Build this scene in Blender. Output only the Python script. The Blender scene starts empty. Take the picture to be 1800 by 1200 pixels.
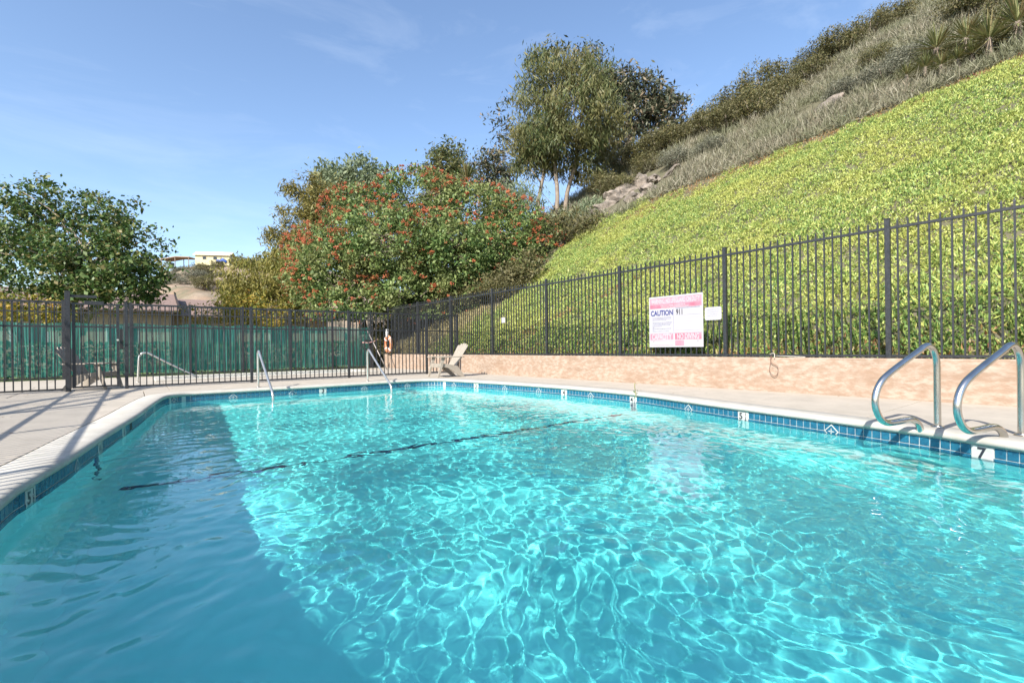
import bpy, bmesh, math, random
import numpy as np
from mathutils import Vector, Matrix
from mathutils.geometry import tessellate_polygon

# ------------------------------------------------------------------ camera, sky, sun, exposure
S = bpy.context.scene
COL = S.collection
random.seed(11)
RNG = np.random.default_rng(5)
R = math.radians

cam = bpy.data.objects.new('camera', bpy.data.cameras.new('camera'))
COL.objects.link(cam)
cam.data.sensor_width = 36
cam.data.lens = 16.98
cam.data.shift_y = .0057
cam.data.clip_start = .05
cam.data.clip_end = 6000
CAM_M = (Matrix.Translation((0, 0, .8)) @ Matrix.Rotation(-math.atan2(.617, .787), 4, 'Z')
         @ Matrix.Rotation(math.pi / 2, 4, 'X') @ Matrix.Rotation(R(-.7), 4, 'Z'))
cam.matrix_world = CAM_M
S.camera = cam

SUN_EL = R(38)
SUN_H = Vector((-.9, -.42, 0)).normalized()
world = bpy.data.worlds.new('World')
S.world = world
world.use_nodes = True
nt = world.node_tree
sky = nt.nodes.new('ShaderNodeTexSky')
sky.sky_type = 'NISHITA'
sky.sun_disc = False
sky.sun_elevation = SUN_EL
sky.sun_rotation = math.atan2(SUN_H.x, SUN_H.y)
sky.altitude = 100
sky.air_density = 1.0
sky.dust_density = 1.1
sky.ozone_density = 2.5
bgn = nt.nodes['Background']
bgn.inputs[1].default_value = .128
hs = nt.nodes.new('ShaderNodeHueSaturation')
hs.inputs['Saturation'].default_value = 1.0
nt.links.new(sky.outputs[0], hs.inputs['Color'])
# thin cirrus: white mixed in by a stretched noise of the view direction
tc = nt.nodes.new('ShaderNodeTexCoord')
mp = nt.nodes.new('ShaderNodeMapping')
mp.inputs['Rotation'].default_value = (0, 0, R(25))
mp.inputs['Scale'].default_value = (1.6, 4.5, 9)
nz = nt.nodes.new('ShaderNodeTexNoise')
nz.inputs['Scale'].default_value = 1.5
nz.inputs['Detail'].default_value = 9
nz.inputs['Roughness'].default_value = .62
nz.inputs['Distortion'].default_value = .5
cr = nt.nodes.new('ShaderNodeValToRGB')
cr.color_ramp.elements[0].position = .5
cr.color_ramp.elements[0].color = (0, 0, 0, 1)
cr.color_ramp.elements[1].position = .8
cr.color_ramp.elements[1].color = (.11, .11, .11, 1)
mx = nt.nodes.new('ShaderNodeMixRGB')
mx.inputs[2].default_value = (5.5, 5.9, 6.4, 1)
nt.links.new(tc.outputs['Generated'], mp.inputs[0])
nt.links.new(mp.outputs[0], nz.inputs['Vector'])
nt.links.new(nz.outputs[0], cr.inputs[0])
nt.links.new(cr.outputs[0], mx.inputs[0])
nt.links.new(hs.outputs[0], mx.inputs[1])
nt.links.new(mx.outputs[0], bgn.inputs[0])

sun = bpy.data.objects.new('sun', bpy.data.lights.new('sun', 'SUN'))
COL.objects.link(sun)
sun.data.energy = 4.5
sun.data.angle = R(.5)
sun.data.color = (1, .94, .85)
sun.rotation_euler = Vector((SUN_H.x * math.cos(SUN_EL), SUN_H.y * math.cos(SUN_EL), math.sin(SUN_EL))).to_track_quat('Z', 'Y').to_euler()
sun.data.cycles.is_caustics_light = True

S.view_settings.view_transform = 'Standard'
S.view_settings.look = 'None'
S.view_settings.gamma = 1
S.view_settings.use_curve_mapping = False
S.view_settings.exposure = 1.08
S.cycles.use_denoising = True
S.cycles.max_bounces = 8
S.cycles.transparent_max_bounces = 16
S.cycles.caustics_reflective = False
S.cycles.caustics_refractive = True
S.cycles.sample_clamp_indirect = 6

# ------------------------------------------------------------------ helpers
def at(u, v, Y):
    """World point at depth Y (m) in front of the viewpoint along a surveyed bearing and height (1800 x 1200 survey)."""
    return CAM_M @ Vector(((u - 900) / 849 * Y, (610.3 - v) / 849 * Y, -Y))

def gp(u, v, z=0.):
    a = CAM_M.translation
    d = at(u, v, 1) - a
    return a + d * ((z - a.z) / d.z)

def tag(o, label=None, cat=None, group=None, kind=None):
    if label: o['label'] = label
    if cat: o['category'] = cat
    if group: o['group'] = group
    if kind: o['kind'] = kind
    return o

def link(o, parent=None):
    COL.objects.link(o)
    if parent is not None: o.parent = parent
    return o

def empty(name, loc=(0, 0, 0), rz=0):
    o = bpy.data.objects.new(name, None)
    o.location = loc
    o.rotation_euler = (0, 0, rz)
    o.empty_display_size = .1
    return link(o)

def place(name, me, parent=None, M=None):
    o = bpy.data.objects.new(name, me)
    link(o, parent)
    if M is not None:
        if isinstance(M, Matrix): o.matrix_local = M
        else: o.location = M
    return o

def mesh(name, v, f, m, smooth=False, midx=None):
    me = bpy.data.meshes.new(name)
    me.from_pydata([tuple(q) for q in v], [], f)
    for mm in (m if isinstance(m, (list, tuple)) else [m]): me.materials.append(mm)
    if midx is not None: me.polygons.foreach_set('material_index', midx)
    if smooth: me.polygons.foreach_set('use_smooth', [True] * len(me.polygons))
    me.update()
    return me

def np_mesh(name, V, F, m, smooth=False):
    """V (n,3), F (k,c) with a constant corner count."""
    me = bpy.data.meshes.new(name)
    n, (k, c) = len(V), F.shape
    me.vertices.add(n)
    me.vertices.foreach_set('co', np.ascontiguousarray(V, dtype=np.float32).ravel())
    me.loops.add(k * c)
    me.loops.foreach_set('vertex_index', np.ascontiguousarray(F, dtype=np.int32).ravel())
    me.polygons.add(k)
    me.polygons.foreach_set('loop_start', np.arange(0, k * c, c, dtype=np.int32))
    me.polygons.foreach_set('loop_total', np.full(k, c, dtype=np.int32))
    if smooth: me.polygons.foreach_set('use_smooth', np.ones(k, dtype=bool))
    me.update(calc_edges=True)
    me.validate()
    me.materials.append(m)
    return me

class B:
    """Collects boxes, tubes and prisms into one bmesh."""
    def __init__(s): s.bm = bmesh.new()
    def box(s, a, b, M=None):
        x0, y0, z0 = a; x1, y1, z1 = b
        c = [(x0, y0, z0), (x1, y0, z0), (x1, y1, z0), (x0, y1, z0), (x0, y0, z1), (x1, y0, z1), (x1, y1, z1), (x0, y1, z1)]
        vs = [s.bm.verts.new(M @ Vector(q) if M else q) for q in c]
        for q in ((3, 2, 1, 0), (4, 5, 6, 7), (0, 1, 5, 4), (1, 2, 6, 5), (2, 3, 7, 6), (3, 0, 4, 7)):
            s.bm.faces.new([vs[i] for i in q])
        return s
    def bar(s, p, q, w, h):
        p, q = Vector(p), Vector(q)
        d = (q - p); L = d.length
        M = Matrix.Translation(p) @ d.to_track_quat('X', 'Z').to_matrix().to_4x4()
        return s.box((0, -w / 2, -h / 2), (L, w / 2, h / 2), M)
    def tube(s, pts, rad, n=8, cap=True):
        pts = [Vector(p) for p in pts]
        rad = rad if isinstance(rad, (list, tuple)) else [rad] * len(pts)
        rings = []; ref = None
        for i, p in enumerate(pts):
            d = (pts[min(i + 1, len(pts) - 1)] - pts[max(i - 1, 0)]).normalized()
            if ref is None:
                ref = d.orthogonal().normalized()
            ref = (ref - d * ref.dot(d)).normalized()
            b = d.cross(ref)
            rings.append([s.bm.verts.new(p + (ref * math.cos(t) + b * math.sin(t)) * rad[i]) for t in [2 * math.pi * k / n for k in range(n)]])
        for a, b in zip(rings, rings[1:]):
            for k in range(n):
                fc = s.bm.faces.new([a[k], a[(k + 1) % n], b[(k + 1) % n], b[k]]); fc.smooth = True
        if cap:
            s.bm.faces.new(rings[0][::-1]); s.bm.faces.new(rings[-1])
        return s
    def prism(s, poly, z0, z1, M=None):
        lo = [s.bm.verts.new(M @ Vector((x, y, z0)) if M else (x, y, z0)) for x, y in poly]
        hi = [s.bm.verts.new(M @ Vector((x, y, z1)) if M else (x, y, z1)) for x, y in poly]
        s.bm.faces.new(lo[::-1]); s.bm.faces.new(hi)
        n = len(poly)
        for i in range(n): s.bm.faces.new([lo[i], lo[(i + 1) % n], hi[(i + 1) % n], hi[i]])
        return s
    def bevel(s, w, seg=2):
        bmesh.ops.bevel(s.bm, geom=s.bm.edges[:], offset=w, segments=seg, affect='EDGES', profile=.5)
        return s
    def me(s, name, m):
        bmesh.ops.recalc_face_normals(s.bm, faces=s.bm.faces[:])
        me = bpy.data.meshes.new(name)
        s.bm.to_mesh(me); s.bm.free()
        me.materials.append(m)
        return me

def spline(p, n=8, closed=False):
    out = []; N = len(p)
    rng = range(N) if closed else range(N - 1)
    for i in rng:
        g = lambda k: Vector(p[(i + k) % N]) if closed else Vector(p[min(max(i + k, 0), N - 1)])
        a, b, c, d = g(-1), g(0), g(1), g(2)
        for j in range(n):
            t = j / n
            out.append(.5 * ((2 * b) + (c - a) * t + (2 * a - 5 * b + 4 * c - d) * t * t + (3 * b - a - 3 * c + d) * t ** 3))
    if not closed: out.append(Vector(p[-1]))
    return out

# ---- materials
def mat(name, c, rough=.6, metal=0, c2=None, scale=4, detail=6, lo=.35, hi=.65, bump=0, bscale=None, bdist=.01, stretch=(1, 1, 1), spec=.5, c3=None, scale3=.7, lo3=.5, hi3=.7):
    m = bpy.data.materials.new(name); m.use_nodes = True
    t = m.node_tree; b = t.nodes['Principled BSDF']
    b.inputs['Base Color'].default_value = (*c, 1)
    b.inputs['Roughness'].default_value = rough
    b.inputs['Metallic'].default_value = metal
    b.inputs['Specular IOR Level'].default_value = spec
    if c2 is None and not bump: return m
    g = t.nodes.new('ShaderNodeNewGeometry'); mp = t.nodes.new('ShaderNodeMapping')
    mp.inputs['Scale'].default_value = stretch
    t.links.new(g.outputs['Position'], mp.inputs[0])
    def noise(sc, lo, hi, det=detail):
        n = t.nodes.new('ShaderNodeTexNoise'); n.inputs['Scale'].default_value = sc; n.inputs['Detail'].default_value = det
        n.inputs['Roughness'].default_value = .62
        r = t.nodes.new('ShaderNodeMapRange'); r.inputs[1].default_value = lo; r.inputs[2].default_value = hi
        t.links.new(mp.outputs[0], n.inputs['Vector']); t.links.new(n.outputs[0], r.inputs[0])
        return r, n
    if c2 is not None:
        r, n = noise(scale, lo, hi)
        x = t.nodes.new('ShaderNodeMixRGB'); x.inputs[1].default_value = (*c, 1); x.inputs[2].default_value = (*c2, 1)
        t.links.new(r.outputs[0], x.inputs[0])
        last = x
        if c3 is not None:
            r3, _ = noise(scale3, lo3, hi3)
            x3 = t.nodes.new('ShaderNodeMixRGB'); x3.inputs[2].default_value = (*c3, 1)
            t.links.new(r3.outputs[0], x3.inputs[0]); t.links.new(x.outputs[0], x3.inputs[1]); last = x3
        t.links.new(last.outputs[0], b.inputs['Base Color'])
    if bump:
        r, n = noise(bscale or scale * 3, 0, 1)
        bp = t.nodes.new('ShaderNodeBump'); bp.inputs['Strength'].default_value = bump; bp.inputs['Distance'].default_value = bdist
        t.links.new(n.outputs[0], bp.inputs['Height']); t.links.new(bp.outputs[0], b.inputs['Normal'])
    return m

def leafmat(name, cols, trans=.35, patch=None, pscale=.8, rough=.55):
    """Leaf pigment varies leaf by leaf (random per island) and in broad patches."""
    m = bpy.data.materials.new(name); m.use_nodes = True
    t = m.node_tree; b = t.nodes['Principled BSDF']; out = t.nodes['Material Output']
    g = t.nodes.new('ShaderNodeNewGeometry'); r = t.nodes.new('ShaderNodeValToRGB')
    e = r.color_ramp.elements
    while len(e) < len(cols): e.new(.5)
    for i, c in enumerate(cols):
        e[i].position = i / max(1, len(cols) - 1); e[i].color = (*c, 1)
    t.links.new(g.outputs['Random Per Island'], r.inputs[0])
    last = r.outputs[0]
    if patch:
        n = t.nodes.new('ShaderNodeTexNoise'); n.inputs['Scale'].default_value = pscale; n.inputs['Detail'].default_value = 4
        mr = t.nodes.new('ShaderNodeMapRange'); mr.inputs[1].default_value = .42; mr.inputs[2].default_value = .62; mr.inputs[4].default_value = .75
        x = t.nodes.new('ShaderNodeMixRGB'); x.inputs[2].default_value = (*patch, 1)
        t.links.new(g.outputs['Position'], n.inputs['Vector']); t.links.new(n.outputs[0], mr.inputs[0]); t.links.new(mr.outputs[0], x.inputs[0])
        t.links.new(last, x.inputs[1]); last = x.outputs[0]
    t.links.new(last, b.inputs['Base Color'])
    b.inputs['Roughness'].default_value = rough
    b.inputs['Specular IOR Level'].default_value = .35
    if trans:
        tr = t.nodes.new('ShaderNodeBsdfTranslucent'); mx = t.nodes.new('ShaderNodeMixShader'); mx.inputs[0].default_value = trans
        t.links.new(last, tr.inputs[0]); t.links.new(b.outputs[0], mx.inputs[1]); t.links.new(tr.outputs[0], mx.inputs[2]); t.links.new(mx.outputs[0], out.inputs[0])
    return m

M_CONC = mat('deck_concrete', (.40, .355, .295), .85, c2=(.32, .285, .235), scale=2.2, lo=.35, hi=.72, bump=.35, bscale=60, bdist=.004, c3=(.40, .355, .295), scale3=14, lo3=.5, hi3=.75)
M_COPE = mat('coping_concrete', (.44, .415, .37), .85, c2=(.36, .34, .295), scale=5, bump=.3, bscale=45, bdist=.004, c3=(.31, .31, .25), scale3=2.6, lo3=.58, hi3=.78)
M_STUC = mat('wall_stucco', (.285, .20, .142), .9, c2=(.36, .288, .228), scale=8, lo=.42, hi=.62, bump=.6, bscale=16, bdist=.012, stretch=(1, 1, 2.2), c3=(.26, .175, .12), scale3=1.6, lo3=.5, hi3=.72)
M_PLAS = mat('pool_plaster', (.88, .91, .92), .7, c2=(.82, .86, .87), scale=3)
M_GROUT = mat('white_grout', (.5, .52, .5), .7, c2=(.42, .45, .43), scale=20)
M_TILE = mat('blue_glazed_tile', (.012, .085, .15), .16, c2=(.02, .14, .22), scale=14, lo=.35, hi=.7, c3=(.008, .05, .10), scale3=30, lo3=.52, hi3=.75)
M_WTILE = mat('white_glazed_tile', (.52, .52, .49), .25, c2=(.44, .44, .40), scale=30)
M_INK = mat('black_glaze', (.03, .03, .04), .35)
M_IRON = mat('black_painted_iron', (.012, .013, .016), .42, c2=(.03, .031, .034), scale=25, bump=.15, bscale=120, bdist=.002)
M_STEEL = mat('brushed_stainless_tube', (.62, .60, .56), .22, 1, c2=(.5, .48, .44), scale=8, stretch=(1, 1, .2))
M_RAILW = mat('satin_handrail', (.66, .64, .6), .3, .85, c2=(.56, .54, .5), scale=9)
M_RESIN = mat('taupe_resin', (.32, .28, .23), .5, c2=(.27, .235, .19), scale=9)
M_DARK = mat('dark_void', (.008, .009, .01), .6)
M_BARK = mat('grey_brown_bark', (.16, .12, .09), .9, c2=(.30, .25, .2), scale=5, stretch=(1, 1, .3), bump=.6, bscale=12, bdist=.03)
M_PALE = mat('pale_bark', (.42, .36, .29), .85, c2=(.25, .2, .16), scale=3, stretch=(1, 1, .35), bump=.4, bscale=9, bdist=.03)
M_WHITE = mat('white_plastic', (.6, .6, .6), .4)

# ------------------------------------------------------------------ pool outline (world metres, y runs along the retaining wall)
RIGHT = [(6.42, 10.6), (6.71, 8.84), (6.87, 7.06), (6.8, 5.31), (6.5, 4.10), (6.25, 3.17), (6.03, 2.27), (5.85, 1.59), (5.72, 1.08), (5.6, .82), (5.47, .51)]
NEAR = [(5.2, -.1), (4.7, -1.2), (3.8, -2.0), (2.6, -2.0), (1.5, -1.2), (.7, -.25), (0, .72), (-.5, 1.6), (-.65, 2.6)]
LEFT = [(-.6, 3.98), (-.54, 4.4), (-.42, 5.1), (-.25, 6.27), (.01, 7.92), (.24, 9.66), (.45, 10.9)]
FAR = [(.7, 11.25), (1.1, 11.33), (3.2, 11.3), (5.3, 11.35), (5.95, 11.3), (6.3, 11.05)]
RAW = spline(RIGHT + NEAR + LEFT + FAR, 10, True)
cum = [0.]
for a, b in zip(RAW, RAW[1:] + RAW[:1]): cum.append(cum[-1] + (b - a).length)
PER = cum[-1]
PITCH = PER / round(PER / .081)
NT = round(PER / PITCH)
CUM = np.array(cum); RX = np.array([p.x for p in RAW] + [RAW[0].x]); RY = np.array([p.y for p in RAW] + [RAW[0].y])

def pos(s):
    s %= PER
    return Vector((float(np.interp(s, CUM, RX)), float(np.interp(s, CUM, RY)), 0))

def frame(s):
    """Tangent (clockwise), outward normal."""
    t = (pos(s + .06) - pos(s - .06)).normalized()
    return t, Vector((-t.y, t.x, 0))

def s_near(x, y):
    d = (RX - x) ** 2 + (RY - y) ** 2
    return float(CUM[int(np.argmin(d))])

NO = 240
OUTL = [pos(i * PER / NO) for i in range(NO)]
FRM = [frame(i * PER / NO) for i in range(NO)]
def off(d): return [p + n * d for p, (t, n) in zip(OUTL, FRM)]
WL = -.178

def depth(y):
    if y > 5.6: return -1.05 - .32 * (11.4 - y) / 5.8
    return -1.37 - .22 * min(1, max(0, (5.6 - y) / 4.2))

# ------------------------------------------------------------------ terrain
def ridge_y(x): return float(np.interp(x, [8, 18, 28, 37, 43, 54, 75], [27, 26, 25, 20.5, 15.2, 11.8, 7]))
def hill_z(x, y):
    z = .52 + .667 * (x - 8.75)
    e = y - ridge_y(x)
    if e > 0: z -= .8 * e
    elif e > -3: z -= .03 * (3 + e) ** 2
    z += .10 * math.sin(x * .9 + y * .6) * min(1, max(0, (x - 9.5) / 4)) + .3 * math.sin(x * .31 - y * .43) * min(1, max(0, (x - 22) / 6))
    return z

M_SOIL = mat('bare_soil', (.075, .075, .04), .95, c2=(.12, .105, .065), scale=3, bump=.6, bscale=8, bdist=.06, c3=(.10, .09, .05), scale3=.5)
M_GRND = mat('dry_ground', (.25, .2, .13), .95, c2=(.14, .15, .07), scale=.3)
M_LAWN = mat('lawn_green', (.07, .13, .03), .95, c2=(.12, .17, .05), scale=3, bump=.5, bscale=30, bdist=.03)

nx, ny = 150, 110
gx = 8.75 + 75 * np.linspace(0, 1, nx) ** 1.5
gy = np.linspace(-25, 42, ny)
V = [(x, y, hill_z(x, y)) for y in gy for x in gx]
F = [(j * nx + i, j * nx + i + 1, (j + 1) * nx + i + 1, (j + 1) * nx + i) for j in range(ny - 1) for i in range(nx - 1)]
hill = place('hillside', mesh('hillside', V, F, M_SOIL, True)); tag(hill, kind='structure')

WPOOL = (.7, 16.0, 6.3, 17.9)   # wading pool x0 y0 x1 y1
big = [(-1500, -1500, -.045), (1500, -1500, -.045), (1500, 1500, -.045), (-1500, 1500, -.045)]
h1 = [(p.x, p.y, -.045) for p in off(.12)][::2]
wx0, wy0, wx1, wy1 = WPOOL
h2 = [(wx0, wy0, -.045), (wx1, wy0, -.045), (wx1, wy1, -.045), (wx0, wy1, -.045)]
tri = tessellate_polygon([[Vector(q) for q in big], [Vector(q) for q in h1], [Vector(q) for q in h2]])
gnd = place('ground', mesh('ground', big + h1 + h2, tri, M_GRND)); tag(gnd, kind='structure')
lawn = place('lawn', mesh('lawn', [(-30, 20.2, -.03), (8.6, 20.2, -.03), (8.6, 37, -.03), (-30, 37, -.03)], [(0, 1, 2, 3)], M_LAWN)); tag(lawn, kind='structure')

# distant hill with the yellow building, and blue mountains on the far left
M_FARH = mat('dry_far_slope', (.22, .15, .10), .95, c2=(.12, .11, .065), scale=.16, detail=9, lo=.42, hi=.6, c3=(.26, .2, .145), scale3=.06, lo3=.45, hi3=.6, bump=.6, bscale=.6, bdist=.8)
def far_z(u, r):
    top = float(np.interp(u, [-200, 60, 200, 290, 330, 400, 470, 620, 800], [4, 8, 17, 25.2, 26.9, 27.0, 27.6, 24, 13]))
    k = min(1, max(0, (r - 70) / 78))
    return top * (k ** .9) if r < 148 else top - .02 * (r - 148)
V = []; F = []
us = np.linspace(-200, 800, 60); rs = np.concatenate([np.linspace(66, 148, 28), np.linspace(152, 240, 8)])
for r in rs:
    for u in us:
        p = at(u, 610, r); z = far_z(u, r) + .7 * math.sin(u * .05 + r * .21) * (1 if r < 140 else 0)
        V.append((p.x, p.y, z - .2))
nu = len(us)
F = [(j * nu + i, j * nu + i + 1, (j + 1) * nu + i + 1, (j + 1) * nu + i) for j in range(len(rs) - 1) for i in range(nu - 1)]
tag(place('far_hill', mesh('far_hill', V, F, M_FARH, True)), kind='structure')
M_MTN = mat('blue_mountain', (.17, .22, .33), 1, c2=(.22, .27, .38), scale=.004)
V = []; F = []
for i in range(60):
    a = i / 59; u = -900 + 1300 * a
    h = 150 + 50 * math.sin(i * .5) + 24 * math.sin(i * 1.7) + 8 * math.sin(i * 4.1)
    p = at(u, 610, 1300); q = at(u, 610, 1600); e = at(u, 610, 1900)
    V += [(p.x, p.y, -2), (q.x, q.y, h), (e.x, e.y, -2)]
    if i: b = 3 * (i - 1); F += [(b, b + 3, b + 4, b + 1), (b + 1, b + 4, b + 5, b + 2)]
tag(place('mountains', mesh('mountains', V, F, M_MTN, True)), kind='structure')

# ------------------------------------------------------------------ pool basin
ring_t, ring_m = off(0), off(0)
V = []; F = []; mi = []
levels = [-.066, -.245, None]
for i in range(NO):
    p = OUTL[i]
    V += [(p.x, p.y, -.066), (p.x, p.y, -.245), (p.x, p.y, depth(p.y) + .22)]
    q = p - FRM[i][1] * .07; V.append((q.x, q.y, depth(q.y) + .06))
    q = p - FRM[i][1] * .26; V.append((q.x, q.y, depth(q.y)))
for i in range(NO):
    a, b = 5 * i, 5 * ((i + 1) % NO)
    for k in range(4):
        F.append((a + k, a + k + 1, b + k + 1, b + k)); mi.append(0 if k == 0 else 1)
inner = [Vector((V[5 * i + 4][0], V[5 * i + 4][1], 0)) for i in range(NO)]
# floor: strips across the pool so the slope break stays sharp
base = len(V)
ys = np.concatenate([np.linspace(-2.4, 5.6, 28), np.linspace(5.8, 11.8, 10)])
xs = np.linspace(-1.2, 7.4, 12)
for y in ys:
    for x in xs: V.append((x, y, depth(y) - .002))
for j in range(len(ys) - 1):
    for i in range(len(xs) - 1):
        a = base + j * len(xs) + i
        F.append((a, a + 1, a + 1 + len(xs), a + len(xs))); mi.append(1)
basin = place('pool_basin', mesh('pool_basin', V, F, [M_GROUT, M_PLAS], False, mi)); tag(basin, kind='structure')
RECEIVERS = [basin]

# coping: bullnosed concrete edge, one run round the pool
prof = [(.30, -.10), (.30, -.004), (.294, 0.002), (.06, .004), (.0, .002), (-.022, -.006), (-.036, -.022), (-.040, -.038), (-.034, -.054), (-.02, -.064), (.0, -.067), (.06, -.068)]
V = []; F = []
npf = len(prof)
for p, (t, n) in zip(OUTL, FRM):
    for d, z in prof:
        q = p + n * d; V.append((q.x, q.y, z))
for i in range(NO):
    a, b = npf * i, npf * ((i + 1) % NO)
    for k in range(npf - 1): F.append((a + k, b + k, b + k + 1, a + k + 1))
cop = place('coping', mesh('coping', V, F, M_COPE, True), basin)

# tiles
def loc_m(s, z=0, d=0):
    p = pos(s); t, n = frame(s)
    M = Matrix(((t.x, n.x, 0, p.x + n.x * d), (t.y, n.y, 0, p.y + n.y * d), (0, 0, 1, z), (0, 0, 0, 1)))
    return M
def tile_mesh(w, h, th, m, name, bev=.003):
    return B().box((-w / 2, -th, -h / 2), (w / 2, .004, h / 2)).bevel(bev, 1).me(name, m)
TW, TH = PITCH - .006, .080
ZT = -.070 - TH / 2 - .003
tiles = [tile_mesh(TW, TH, .006, M_TILE, 'tile')]
markers = {}
for x, y, txt in ((6.6, 9.75, '3'), (6.87, 6.98, '4'), (6.8, 5.25, '4½'), (6.22, 3.08, '5½'), (5.56, .73, '7'),
                  (3.36, 11.3, '3'), (.25, 9.75, '3'), (-.1, 7.15, '4'), (-.26, 6.2, '4½'), (-.5, 4.42, '5½')):
    markers[round(s_near(x, y) / PITCH) % NT] = txt
diam = set()
for x, y in ((6.42, 10.65), (6.7, 8.75), (6.85, 7.7), (6.88, 6.35), (6.48, 4.0), (5.95, 2.0), (.6, 11.1), (1.66, 11.32), (2.75, 11.3), (4.39, 11.33), (5.5, 11.34), (-.36, 5.4), (-.02, 7.75 + 1.1)):
    diam.add(round(s_near(x, y) / PITCH) % NT)
SK = round(s_near(-.03, 7.65) / PITCH) % NT
used = set()
for k in list(markers) + [SK]: used |= {k % NT, (k - 1) % NT}
FONT = {}
def text_me(txt, size, m, depth_=.0012, sx=1.):
    key = (txt, size, m.name, sx)
    if key in FONT: return FONT[key]
    cu = bpy.data.curves.new('lettering', 'FONT'); cu.body = txt; cu.size = size; cu.align_x = 'CENTER'; cu.align_y = 'CENTER'
    cu.extrude = depth_; cu.offset = size * .026
    cu.resolution_u = 3
    o = bpy.data.objects.new('lettering', cu); COL.objects.link(o)
    dg = bpy.context.evaluated_depsgraph_get()
    me = bpy.data.meshes.new_from_object(o.evaluated_get(dg))
    bpy.data.objects.remove(o)
    me.materials.clear(); me.materials.append(m)
    xs = [v.co.x for v in me.vertices]; ys_ = [v.co.y for v in me.vertices]
    cx, cy = (min(xs) + max(xs)) / 2, (min(ys_) + max(ys_)) / 2
    for v in me.vertices: v.co.x = (v.co.x - cx) * sx; v.co.y -= cy
    FONT[key] = me
    return me
SEEN = lambda p: (p.y > .35 and p.x > 3) or (p.y > 3.6 and p.x < 3.3) or p.y > 10
low = B()
hid = B()
for k in range(NT):
    s = (k + .5) * PITCH
    p = pos(s)
    M = loc_m(s, ZT)
    low.box((-TW / 2, -.006, -TH / 2), (TW / 2, .004, TH / 2), loc_m(s, ZT - TH - .006))
    if k in used: continue
    if SEEN(p): place('tile', tiles[0], basin, M)
    else: hid.box((-TW / 2, -.006, -TH / 2), (TW / 2, .004, TH / 2), M)
o = place('submerged_tiles', low.me('submerged_tiles', M_TILE), basin); tag(o, kind='stuff'); RECEIVERS.append(o)
o = place('near_tiles', hid.me('near_tiles', M_TILE), basin); tag(o, kind='stuff')
mk_me = tile_mesh(.156, .15, .008, M_WTILE, 'depth_marker', .004)
for k, txt in markers.items():
    s = k * PITCH
    mk = place('depth_marker', mk_me, basin, loc_m(s, -.149))
    T = Matrix(((1, 0, 0, 0), (0, 0, -1, -.0085), (0, 1, 0, .018), (0, 0, 0, 1)))
    if '½' in txt:
        place('numeral', text_me(txt[0], .115, M_INK), mk, T @ Matrix.Translation((-.032, 0, 0)))
        place('numeral', text_me('1', .05, M_INK), mk, T @ Matrix.Translation((.04, .028, 0)))
        place('numeral', text_me('2', .05, M_INK), mk, T @ Matrix.Translation((.04, -.028, 0)))
        place('fraction_bar', B().box((.022, -.0095, .0165), (.06, -.0078, .0195)).me('fraction_bar', M_INK), mk)
    else:
        place('numeral', text_me(txt, .125, M_INK), mk, T)
M_DBLUE = mat('diamond_blue', (.02, .05, .16), .2)
dm = B()
dm.prism([(0, .078), (-.078, 0), (0, -.078), (.078, 0)], 0, .010, Matrix(((1, 0, 0, 0), (0, 0, -1, 0), (0, 1, 0, 0), (0, 0, 0, 1))))
dm_me = dm.me('diamond_tile', M_WTILE)
dc_me = B().prism([(0, .064), (-.064, 0), (0, -.064), (.064, 0)], .010, .0115, Matrix(((1, 0, 0, 0), (0, 0, -1, 0), (0, 1, 0, 0), (0, 0, 0, 1)))).me('diamond_field', M_TILE)
fl = B()
for a in range(4):
    c, s_ = math.cos(a * math.pi / 2), math.sin(a * math.pi / 2)
    fl.prism([(c * .012 - s_ * .007, s_ * .012 + c * .007), (c * .04, s_ * .04), (c * .012 + s_ * .007, s_ * .012 - c * .007)], .0117, .0128, Matrix(((1, 0, 0, 0), (0, 0, -1, 0), (0, 1, 0, 0), (0, 0, 0, 1))))
fl.prism([(.008 * math.cos(t), .008 * math.sin(t)) for t in [k * .785 for k in range(8)]], .0117, .0132, Matrix(((1, 0, 0, 0), (0, 0, -1, 0), (0, 1, 0, 0), (0, 0, 0, 1))))
fl_me = fl.me('flower_motif', M_WTILE)
for k in diam:
    d = place('diamond_tile', dm_me, basin, loc_m(k * PITCH, -.153))
    place('diamond_field', dc_me, d); place('flower_motif', fl_me, d)
sk = B().box((-.078, -.002, -.048), (.078, .06, .044)).me('skimmer', M_DARK)
place('skimmer', sk, basin, loc_m(SK * PITCH, -.12))
# dark stripe across the floor where the slope begins, and white step treads under the ladder
M_STRP = mat('navy_stripe_tile', (.01, .025, .12), .35)
st = B()
for i in range(30):
    x0 = -.28 + 7.1 * i / 30; x1 = x0 + 7.1 / 30 - .004
    y0 = 5.72 - .42 * i / 30
    st.box((x0, y0 - .035, depth(y0) - .01), (x1, y0 + .035, depth(y0) + .012))
o = place('floor_stripe', st.me('floor_stripe', M_STRP), basin); RECEIVERS.append(o)
for x, y in ((-.28, 5.95), (6.79, 5.25)):
    s = round(s_near(x, y) / PITCH) * PITCH
    o = place('wall_stripe', B().box((-.06, -.012, -1.2), (.06, .002, -.25)).me('wall_stripe', M_STRP), basin, loc_m(s)); RECEIVERS.append(o)
s0 = s_near(5.74, 1.16)
for z in (-.34, -.62, -.9):
    o = place('step_tread', B().box((-.26, -.13, -.03), (.26, .0, 0)).bevel(.012).me('step_tread', M_WHITE), basin, loc_m(s0 - .02, z)); RECEIVERS.append(o)
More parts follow.
